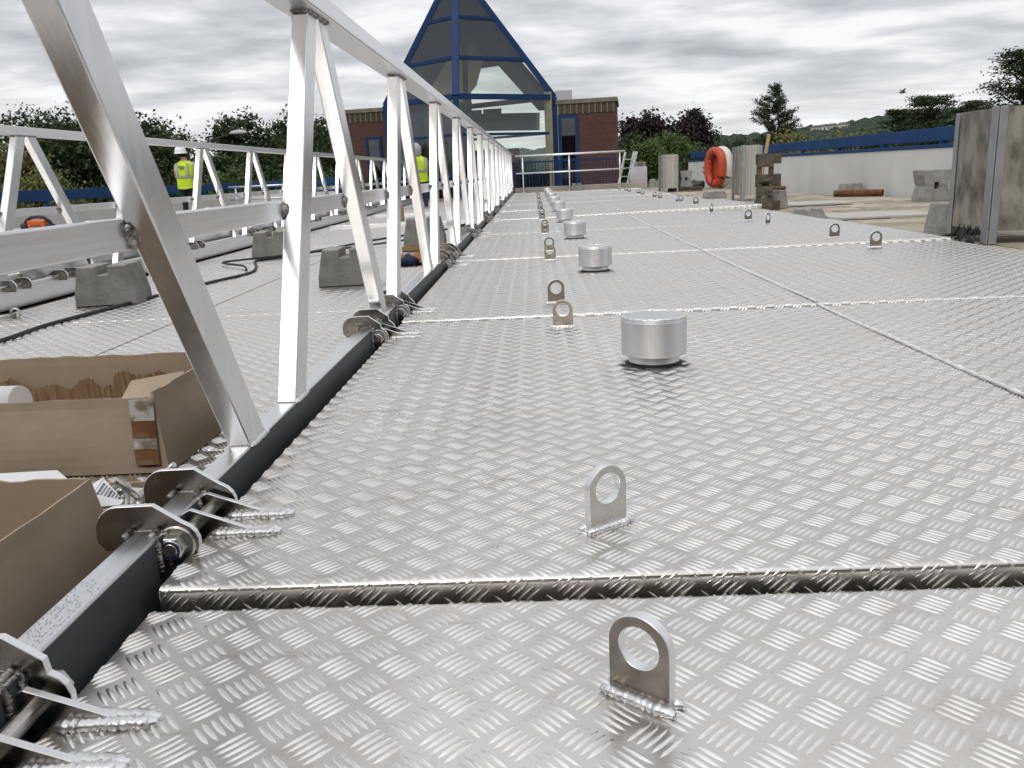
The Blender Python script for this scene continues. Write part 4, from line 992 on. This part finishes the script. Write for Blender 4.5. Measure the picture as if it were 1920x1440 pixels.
# orange welding set on the left-hand deck
wz = at(68, 434, 10.2)
ws = empty('welding_set', 'small orange and black welding set on the left-hand deck', 'welding machine', (wz.x, wz.y, wz.z), R(8))
S = 10.2 / FPX
obj('case', box(-14 * S, 17 * S, 0, .16, 0, 20 * S, .01), 'weldorange', ws)
obj('rear_cover', box(-27 * S, -14.3 * S, -.01, .17, 0, 16 * S, .02), 'blackplastic', ws)
obj('front_cover', box(17.2 * S, 27 * S, -.01, .17, 0, 12 * S, .015), 'blackplastic', ws)
obj('handle', tube([(-25 * S, .08, 12 * S), (-18 * S, .08, 21 * S), (-9 * S, .08, 26 * S), (3 * S, .08, 27 * S), (14 * S, .08, 24 * S), (22 * S, .08, 17 * S), (26 * S, .08, 8 * S)], 3.2 * S, 10), 'blackplastic', ws)
obj('grille', box(15.0 * S, 21 * S, -.004, .0, 1 * S, 5 * S), 'navy', ws)
fc = bpy.data.curves.new('lettering', 'FONT'); fc.body = 'jasic'; fc.size = 8.5 * S; fc.extrude = .001
to = bpy.data.objects.new('lettering', fc); COL.objects.link(to); bpy.context.view_layer.update()
tme = bpy.data.meshes.new_from_object(to.evaluated_get(bpy.context.evaluated_depsgraph_get())); bpy.data.objects.remove(to)
tl = obj('lettering', tme, 'ink', ws, (-3 * S, -.003, 8 * S)); tl.rotation_euler = (R(90), 0, 0)
obj('emblem', prism([(-8 * S, 12 * S), (-4 * S, 13 * S), (-4.6 * S, 9.5 * S), (-6 * S, 8.5 * S)], 'y', -.003, .0), 'ink', ws)
wm_ = empty('welding_mask', 'black welding mask lying on the left-hand deck near the worker', 'welding mask', at(404, 402, 15.0))
mk = bmesh.new(); bmesh.ops.create_uvsphere(mk, u_segments=20, v_segments=12, radius=.15)
for v in mk.verts: v.co.z = max(0, v.co.z * .75); v.co.y *= .8
for f in mk.faces: f.smooth = True
obj('shell', mk, 'blackplastic', wm_); obj('visor', box(-.06, .06, -.135, -.10, .03, .08, .006), 'windowdark', wm_)
obj('headband', tube([(-.16, .05, .02), (-.2, .15, .06), (0, .24, .08), (.2, .15, .06), (.24, .02, .0)], .012, 8), 'blackplastic', wm_)

# ------------------------------------------------------------------ people
def person(label, loc, rz, J, parts, group=None):
    """J: joint name -> (pos, radius, parent)"""
    pr = empty('person', label, 'person', loc, rz, group); names = list(J); vs = [J[n][0] for n in names]
    es = [(names.index(J[n][2]), i) for i, n in enumerate(names) if J[n][2]]
    me = bpy.data.meshes.new('body'); me.from_pydata(vs, es, []); o = bpy.data.objects.new('body', me); COL.objects.link(o); o.parent = pr
    sk = o.modifiers.new('skin', 'SKIN'); sk.use_smooth_shade = True
    lay = me.skin_vertices[0].data
    for i, n in enumerate(names):
        r_ = J[n][1]; lay[i].radius = r_ if isinstance(r_, tuple) else (r_, r_); lay[i].use_root = (i == 0)
    sb = o.modifiers.new('sub', 'SUBSURF'); sb.levels = 2; sb.render_levels = 2
    return pr, o
def body_mat(name, pants, shirt, zwaist, slx, skin=(.50, .27, .19)):
    m = bpy.data.materials.new(name); m.use_nodes = True; t = m.node_tree; b = t.nodes['Principled BSDF']; lk = t.links.new
    co = N('ShaderNodeTexCoord', t); se = N('ShaderNodeSeparateXYZ', t); lk(co.outputs['Object'], se.inputs[0])
    g1 = N('ShaderNodeMath', t, operation='GREATER_THAN'); lk(se.outputs[2], g1.inputs[0]); g1.inputs[1].default_value = zwaist
    ab = N('ShaderNodeMath', t, operation='ABSOLUTE'); lk(se.outputs[0], ab.inputs[0])
    lo = N('ShaderNodeMath', t, operation='LESS_THAN'); lk(se.outputs[2], lo.inputs[0]); lo.inputs[1].default_value = slx
    fx = N('ShaderNodeMath', t, operation='GREATER_THAN'); lk(ab.outputs[0], fx.inputs[0]); fx.inputs[1].default_value = .20
    arm = N('ShaderNodeMath', t, operation='MULTIPLY'); lk(lo.outputs[0], arm.inputs[0]); lk(fx.outputs[0], arm.inputs[1])
    hd = N('ShaderNodeMath', t, operation='GREATER_THAN'); lk(se.outputs[2], hd.inputs[0]); hd.inputs[1].default_value = 1.47
    sk = N('ShaderNodeMath', t, operation='MAXIMUM'); lk(arm.outputs[0], sk.inputs[0]); lk(hd.outputs[0], sk.inputs[1])
    m1 = N('ShaderNodeMixRGB', t); lk(g1.outputs[0], m1.inputs[0]); m1.inputs[1].default_value = rgb(pants); m1.inputs[2].default_value = rgb(shirt)
    m2 = N('ShaderNodeMixRGB', t); lk(sk.outputs[0], m2.inputs[0]); lk(m1.outputs[0], m2.inputs[1]); m2.inputs[2].default_value = rgb(skin)
    lk(m2.outputs[0], b.inputs['Base Color']); b.inputs['Roughness'].default_value = .8; return m
JW = {'pelvis': ((0, 0, .95), (.155, .12), None), 'belly': ((0, .0, 1.10), (.155, .12), 'pelvis'), 'chest': ((0, .02, 1.30), (.175, .13), 'belly'), 'neckb': ((0, .03, 1.44), (.075, .07), 'chest'),
      'neck': ((-.02, .05, 1.52), (.058, .06), 'neckb'), 'head': ((-.04, .08, 1.62), (.085, .10), 'neck'), 'crown': ((-.045, .09, 1.71), (.075, .09), 'head'),
      'shl': ((-.20, .02, 1.40), .065, 'chest'), 'ell': ((-.27, .10, 1.13), .048, 'shl'), 'wrl': ((-.20, .30, .98), .034, 'ell'), 'hal': ((-.17, .38, .95), (.042, .022), 'wrl'),
      'shr': ((.20, .02, 1.40), .065, 'chest'), 'elr': ((.27, .10, 1.13), .048, 'shr'), 'wrr': ((.20, .30, .98), .034, 'elr'), 'har': ((.17, .38, .95), (.042, .022), 'wrr'),
      'hil': ((-.10, 0, .88), .095, 'pelvis'), 'knl': ((-.12, .03, .48), .065, 'hil'), 'anl': ((-.12, -.02, .08), .05, 'knl'), 'tol': ((-.13, .16, .04), (.05, .035), 'anl'),
      'hir': ((.10, 0, .88), .095, 'pelvis'), 'knr': ((.12, .03, .48), .065, 'hir'), 'anr': ((.12, -.02, .08), .05, 'knr'), 'tor': ((.13, .16, .04), (.05, .035), 'anr')}
def fingers(pr, side, mat='skin'):
    for k in range(4):
        x = side * (.17 - .022 + .016 * k); obj('finger', tube([(x, .40, .945), (x, .445, .935), (x, .465, .905 - .004 * (k % 2))], [.0095, .009, .007], 8), mat, pr)
    obj('thumb', tube([(side * .125, .36, .95), (side * .105, .40, .945), (side * .11, .43, .93)], [.011, .010, .008], 8), mat, pr)
def vest(pr, extra=.02):
    prof = []
    rings = [(.86, .215, .165, 0), (.95, .205, .158, 0), (1.08, .20, .152, .0), (1.2, .212, .158, .01), (1.32, .222, .162, .02), (1.40, .205, .14, .02), (1.45, .14, .10, .03), (1.475, .085, .08, .035)]
    V, F = [], []; n = 36
    for j, (z, a, b_, yo) in enumerate(rings):
        for k in range(n):
            t = 2 * math.pi * k / n; wv = 1 + .03 * math.sin(3 * t + j * 2.0) * (1 if j < 4 else .3)
            c, s_ = math.cos(t), math.sin(t); V.append((a * wv * math.copysign(abs(c) ** .8, c), yo + b_ * wv * math.copysign(abs(s_) ** .8, s_), z + .008 * math.sin(5 * t)))
    for j in range(len(rings) - 1):
        for k in range(n): F.append((j * n + k, j * n + (k + 1) % n, (j + 1) * n + (k + 1) % n, (j + 1) * n + k))
    vo = obj('hi_vis_vest', pydata(V, F, True), 'hivis', pr)
    def ringband(z0, z1, a, b_, yo):
        V, F = [], []
        for z in (z0, z1):
            for k in range(n):
                t = 2 * math.pi * k / n; c, s_ = math.cos(t), math.sin(t); V.append((a * math.copysign(abs(c) ** .8, c), yo + b_ * math.copysign(abs(s_) ** .8, s_), z))
        for k in range(n): F.append((k, (k + 1) % n, n + (k + 1) % n, n + k))
        return pydata(V, F, True)
    obj('reflective_band', ringband(1.105, 1.155, .222, .172, .004), 'reflective', vo)
    for s_ in (-1, 1): obj('reflective_strap', grid_panel((s_ * .115 - .024, -.166, 1.155), (s_ * .115 + .024, -.166, 1.155), (s_ * .125 + .024, -.118, 1.43), (s_ * .125 - .024, -.118, 1.43), 2, 6, .012, 3, thick=.004), 'reflective', vo)
    return vo
pw, bw = person('worker in white hard hat and yellow hi-vis vest seen from behind', (0, 0, 0), 0, JW, None)
pw.location = at(351, 348, 19.2) - Vector((0, 0, .93)); pw.rotation_euler.z = R(-4)
bw.data.materials.append(body_mat('worker_clothes', (.015, .015, .018), (.42, .42, .44), .93, 1.24))
vo = vest(pw)
for k, (wd_, z_, n_) in enumerate(((.15, 1.335, 8), (.085, 1.30, 4))):
    for q in range(n_): obj('print', box(-wd_ / 2 + wd_ * q / n_, -wd_ / 2 + wd_ * (q + .72) / n_, -.172, -.166 + .01, z_, z_ + (.022 if k == 0 else .015)), 'ink', vo)
hm = obj('hard_hat', lathe([(0, 1.805), (.05, 1.80), (.09, 1.775), (.115, 1.735), (.125, 1.68), (.128, 1.655), (.15, 1.645), (.15, 1.64), (.12, 1.645)], 28), 'helmet', pw); hm.location = (-.045, .085, 0); hm.rotation_euler = (R(3), 0, 0)
obj('hair', lathe([(.098, 1.56), (.108, 1.60), (.108, 1.66)], 20), 'blackcloth', pw).location = (-.04, .08, 0)
for s_ in (-1, 1): fingers(pw, s_)
pw2, bw2 = person('worker in grey hood and yellow hi-vis behind the near truss', (0, 0, 0), 0, JW, None)
pw2.location = at(787, 330, 21.0) - Vector((0, 0, 1.0)); pw2.rotation_euler.z = R(25)
bw2.data.materials.append(body_mat('hooded_worker_clothes', (.02, .03, .06), (.30, .31, .33), .93, .2)); vest(pw2)
hd = bmesh.new(); bmesh.ops.create_uvsphere(hd, u_segments=20, v_segments=14, radius=.135)
for v in hd.verts: v.co = Vector((v.co.x, v.co.y * 1.05, v.co.z * 1.2 + 1.63 - (.05 if v.co.z < -.05 else 0)))
for f in hd.faces: f.smooth = True
obj('hood', hd, 'greycloth', pw2).location = (-.04, .04, 0)
for s_ in (-1, 1): fingers(pw2, s_)

# ------------------------------------------------------------------ trees
def leaves(cen, size, up=.35, aspect=.55, flat=0.):
    n = len(cen); d = RNG.normal(size=(n, 3)); d[:, 2] *= (1 - flat); d /= np.linalg.norm(d, axis=1)[:, None]
    nn = RNG.normal(size=(n, 3)); nn[:, 2] = np.abs(nn[:, 2]) + up; nn -= (nn * d).sum(1)[:, None] * d; nn /= np.linalg.norm(nn, axis=1)[:, None]
    s = np.cross(nn, d); sz = size * RNG.uniform(.65, 1.3, (n, 1))
    V = np.stack([cen - d * sz * .5, cen + s * sz * aspect * .5, cen + d * sz * .5, cen - s * sz * aspect * .5], 1).reshape(-1, 3)
    return fast_mesh(V, np.arange(4 * n).reshape(n, 4))
def limb(p, q, r0, r1, k=5, seed=0):
    rg = random.Random(seed); p, q = Vector(p), Vector(q); P = []
    for i in range(k + 1):
        t = i / k; P.append(p.lerp(q, t) + Vector((rg.uniform(-1, 1), rg.uniform(-1, 1), 0)) * (q - p).length * .05 * (0 < i < k))
    return tube(P, [r0 + (r1 - r0) * i / k for i in range(k + 1)], 7)
def broadleaf(label, px, ptop, Y, rx, rz, n, size, mat, group, zb=-4.4, lobes=9, clump=.30, seed=0, ry=None, pb=None, name='broadleaf_tree', per=None):
    """crown of many leaf clumps round lobes; placed by its bearing and top at depth Y"""
    global RNG
    RNG = np.random.default_rng(100 + seed); rg = random.Random(seed)
    top = at(px, ptop, Y); c = Vector((top.x, top.y, top.z - rz)); ry = ry or rx
    t = empty(name, label, 'tree', (c.x, c.y, zb), 0, group); base = Vector((c.x, c.y, zb))
    cen = []; br = []
    per = per or 46; n = int(n * 2.3)
    L_ = []
    for k in range(lobes):
        a = 2.4 * k + rg.uniform(-.4, .4); e_ = rg.uniform(-.75, 1)
        rr = math.sqrt(max(0, 1 - (e_ * .8) ** 2)) * rg.uniform(.35, .72)
        L_.append((Vector((c.x + rx * rr * math.cos(a), c.y + ry * rr * math.sin(a), c.z + rz * e_ * .62)), rg.uniform(.30, .46)))
    L_.append((Vector((c.x + rg.uniform(-.2, .2) * rx, c.y, c.z + rz * .62)), .36))
    L_.append((c, .6))
    ncl = max(1, n // per)
    for q in range(ncl):
        p, s_ = L_[q % len(L_)]
        d = Vector((rg.gauss(0, 1), rg.gauss(0, 1), rg.gauss(0, 1) * .9)).normalized() * (rg.uniform(.5, .98) if rg.random() < .8 else rg.uniform(.1, .5))
        cc = Vector((p.x + d.x * rx * s_, p.y + d.y * ry * s_, p.z + d.z * rz * s_))
        cen.append(np.array(cc)[None] + RNG.normal(size=(per, 3)) * clump * np.array([1, 1, .7]))
    nin = n // 4; q_ = RNG.integers(0, len(L_), nin); pc = np.array([tuple(p) for p, _ in L_])[q_]; ps = np.array([s_ for _, s_ in L_])[q_][:, None]
    dd = RNG.normal(size=(nin, 3)); dd /= np.linalg.norm(dd, axis=1)[:, None]; dd *= RNG.random((nin, 1)) ** .5 * .86
    inn = pc + dd * ps * np.array([rx, ry, rz]); cen = np.concatenate(cen)
    sz = np.concatenate([np.full(len(cen), size), np.full(nin, size * 1.75)])[:, None]; cen = np.concatenate([cen, inn]) - np.array(base); k_ = cen[:, 2] > .05
    obj('crown', leaves(cen[k_], sz[k_]), mat, t)
    tr = [limb((0, 0, 0), (0, 0, c.z - zb + rz * .3), max(.08, rx * .06), .05, 6, seed)]
    for k, (p, s_) in enumerate(L_[:8]): tr.append(limb((0, 0, max(.3, (c.z - zb) * .55)), p - base, max(.05, rx * .028), .02, 4, seed + k))
    obj('trunk', merge(*tr), 'bark', t)
    return t
GL = 'trees beyond the left-hand wall'; GR = 'trees beyond the right-hand wall'
broadleaf('dark green tree at the far left edge of the picture', 20, 192, 42, 5.2, 4.8, 9000, .19, 'leaf', GL, seed=1, lobes=12)
broadleaf('dark green tree second from the left, behind the welding set', 120, 196, 45, 4.2, 4.4, 8000, .19, 'leaf', GL, seed=2, lobes=12)
broadleaf('dark green tree behind the nearest slanted brace', 235, 202, 43, 4.0, 4.2, 8000, .19, 'leaf', GL, seed=3, lobes=12)
broadleaf('dark tree just left of the hard-hatted worker', 296, 216, 46, 1.9, 3.8, 5200, .19, 'leaf', GL, seed=4, lobes=11)
broadleaf('loose open-crowned tree above the second truss right of the worker', 432, 198, 44, 2.3, 4.2, 4600, .18, 'leaf', GL, seed=5, lobes=9, clump=.26)
broadleaf('dark tree right behind the first bright post', 545, 196, 45, 3.0, 4.6, 7600, .19, 'leaf', GL, seed=6, lobes=12)
broadleaf('dark tree touching the left brick wing', 622, 203, 47, 2.5, 4.4, 6000, .19, 'leaf', GL, seed=7, lobes=10)
broadleaf('low dark tree filling the gap behind the worker', 392, 280, 40, 3.0, 3.0, 6500, .18, 'leaf', GL, seed=8, lobes=10)
broadleaf('low dark tree behind the left balustrade', 500, 262, 40, 3.4, 3.2, 6500, .18, 'leaf', GL, seed=9, lobes=10)
broadleaf('yellowish green bush at the left behind the blue rail', 40, 268, 30, 2.0, 2.2, 3600, .16, 'leaf_yellow', GL, seed=10, lobes=7, name='bush')
GS = 'young shrubs behind the left blue rail'
for k, (px, pt, rx) in enumerate(((405, 318, .55), (432, 312, .4), (455, 322, .45), (545, 312, .8), (590, 318, .6), (640, 312, .6))):
    broadleaf(['leftmost', 'second', 'third', 'fourth', 'fifth', 'rightmost'][k] + ' small light green shrub behind the far left rails', px, pt, 31, rx, 1.1, 900, .12, 'leaf_light', GS, seed=20 + k, lobes=5, clump=.16, zb=-2.5, name='shrub', per=24)
# right side
broadleaf('dark purple maple, left crown, behind the far white wall', 1222, 200, 50, 2.3, 3.2, 5200, .22, 'leaf_purple', GR, seed=30, lobes=10, clump=.32)
broadleaf('dark purple maple, tall right crown, behind the far white wall', 1292, 198, 51, 2.0, 3.4, 5200, .22, 'leaf_purple', GR, seed=31, lobes=10, clump=.30)
broadleaf('low dark purple maple at the right end of its clump', 1332, 238, 52, 1.2, 2.3, 2800, .2, 'leaf_purple', GR, seed=32, lobes=7, clump=.28)
broadleaf('light green bushy tree in front of the purple maples', 1262, 244, 44, 1.6, 2.1, 4200, .17, 'leaf_light', GR, seed=33, lobes=9, clump=.26)
broadleaf('green tree beside the right edge of the brick wing', 1178, 240, 46, 1.4, 2.6, 4200, .2, 'leaf', GR, seed=34, lobes=9, clump=.3)
broadleaf('low light green bush right of the brick wing', 1212, 268, 38, 1.2, 1.5, 3000, .15, 'leaf_light', GR, seed=35, lobes=8, clump=.22, name='bush')
broadleaf('low green bush behind the orange dinghy', 1352, 268, 40, 1.9, 1.5, 3400, .16, 'leaf', GR, seed=36, lobes=8, clump=.25, name='bush')
broadleaf('rounded dark tree between the dinghy and the pine', 1392, 262, 60, 2.2, 2.2, 4200, .2, 'leaf', GR, seed=37, lobes=8, clump=.35)
for k, (px, pt, Y, rx) in enumerate(((1490, 247, 30, 1.5), (1560, 250, 28, 1.4), (1640, 252, 26, 1.5), (1730, 246, 25, 1.5))):
    broadleaf(['leftmost', 'second', 'third', 'rightmost'][k] + ' yellowish bush behind the blue rail on the right', px, pt, Y, rx, 1.1, 2400, .12, 'leaf_yellow' if k < 2 else 'leaf', 'bushes behind the right blue rail', seed=40 + k, lobes=8, clump=.2, name='bush', zb=-3)
def flat_tree(label, px, ptop, Y, rx, rz, n, seed, zb=-4.4):
    """layered crown of flat sprays"""
    global RNG
    RNG = np.random.default_rng(300 + seed); rg = random.Random(seed); top = at(px, ptop, Y); base = Vector((top.x, top.y, zb))
    t = empty('feathery_tree', label, 'tree', base, 0, GR); cen = []; tr = [limb((0, 0, 0), (0, 0, top.z - zb - rz * .6), rx * .07, .06, 6, seed)]
    for q in range(n // 60):
        a = rg.uniform(0, 6.28); e_ = rg.random() ** .8; rr = rx * math.sqrt(rg.random()) * (1 - .62 * e_ ** 1.4)
        p = Vector((rr * math.cos(a), rr * math.sin(a), top.z - zb - 2 * rz + 2 * rz * e_ - .12 * rz * (rr / rx) ** 2))
        cen.append(np.array(p)[None] + RNG.normal(size=(60, 3)) * np.array([.62, .62, .13]) * rx * .2)
        if q % 3 == 0: tr.append(limb((0, 0, max(.5, p.z - rz * .5)), p, .05, .015, 3, q))
    obj('crown', leaves(np.concatenate(cen), .20, .9, .4, .6), 'leaf', t); obj('trunk', merge(*tr), 'bark', t)
flat_tree('feathery layered tree on the hillside above the blue rail', 1745, 180, 58, 2.6, 1.5, 7500, 1)
flat_tree('lower feathery tree left of the big panel unit', 1690, 205, 60, 1.7, 1.0, 4200, 2)
flat_tree('smaller feathery tree just behind the big panel unit', 1822, 190, 56, 1.6, 1.1, 4200, 3)
flat_tree('large dark feathery tree at the right picture edge', 1935, 92, 42, 2.7, 2.2, 13000, 4)
def pine(label, px, ptop, Y, h, rx):
    global RNG
    RNG = np.random.default_rng(77); rg = random.Random(4); top = at(px, ptop, Y); base = Vector((top.x, top.y, top.z - h))
    t = empty('pine_tree', label, 'tree', base, 0, GR); cen = []; tr = [limb((0, 0, -2), (0, 0, h), .16, .02, 8, 3)]
    z = h * .12; 
    while z < h * .985:
        f = 1 - (z / h); ln = rx * (f ** .85) * rg.uniform(.75, 1.2) + .06
        for k in range(7):
            a = rg.uniform(0, 6.28); l_ = ln * rg.uniform(.55, 1.15); tip = Vector((math.cos(a) * l_, math.sin(a) * l_, z + l_ * .32)); b0 = Vector((0, 0, z))
            tr.append(limb(b0, tip, .035, .01, 3, rg.randint(0, 999)))
            for s_ in np.linspace(.35, 1, max(3, int(l_ / .16))):
                p = b0.lerp(tip, s_); p.z += .1 * s_ ** 2
                cen.append(np.array(p)[None] + RNG.normal(size=(30, 3)) * np.array([.085, .085, .10]))
        z += h * .062
    obj('crown', leaves(np.concatenate(cen), .15, .2, .34), 'leaf_pine', t); obj('trunk', merge(*tr), 'bark', t)
pine('tall pine tree standing alone above the right blue rail', 1452, 154, 58, 6.2, 2.9)

# ------------------------------------------------------------------ lamp post, bird
lpst = at(447, 249, 34)
lm = empty('street_lamp', 'dark street lamp reaching out among the trees on the left', 'street lamp', (lpst.x - 1.9, lpst.y, -4.4))
hh_ = lpst.z + 4.4
obj('column', tube([(0, 0, 0), (0, 0, hh_ - .9)], [.08, .05], 10), 'interior', lm)
obj('arm', tube([(0, 0, hh_ - .9), (.2, 0, hh_ - .45), (.8, 0, hh_ - .22), (1.6, 0, hh_ - .02)], .035, 8), 'interior', lm)
hb = bmesh.new(); bmesh.ops.create_uvsphere(hb, u_segments=16, v_segments=10, radius=1)
for v in hb.verts: v.co = Vector((v.co.x * .36 + 1.9, v.co.y * .16, max(v.co.z, -.3) * .11 + hh_))
obj('lamp_head', hb, 'greybuilding', lm)
bp = at(1692, 173, 40); bd = empty('bird', 'small grey bird flying above the hillside trees', 'bird', bp)
b = bmesh.new(); bmesh.ops.create_uvsphere(b, u_segments=12, v_segments=8, radius=1)
for v in b.verts: v.co = Vector((v.co.x * .16, v.co.y * .06, v.co.z * .055))
obj('body', b, 'birdgrey', bd)
for s_ in (-1, 1): obj('wing', hexa([(-.05, 0, .02), (.07, 0, .02), (.04, s_ * .26, .14), (-.03, s_ * .26, .14), (-.05, 0, .03), (.07, 0, .03), (.04, s_ * .26, .145), (-.03, s_ * .26, .145)]), 'birdgrey', bd)
obj('tail', hexa([(-.24, -.04, 0), (-.12, -.02, 0), (-.12, .02, 0), (-.24, .04, 0), (-.24, -.04, .01), (-.12, -.02, .01), (-.12, .02, .01), (-.24, .04, .01)]), 'birdgrey', bd)
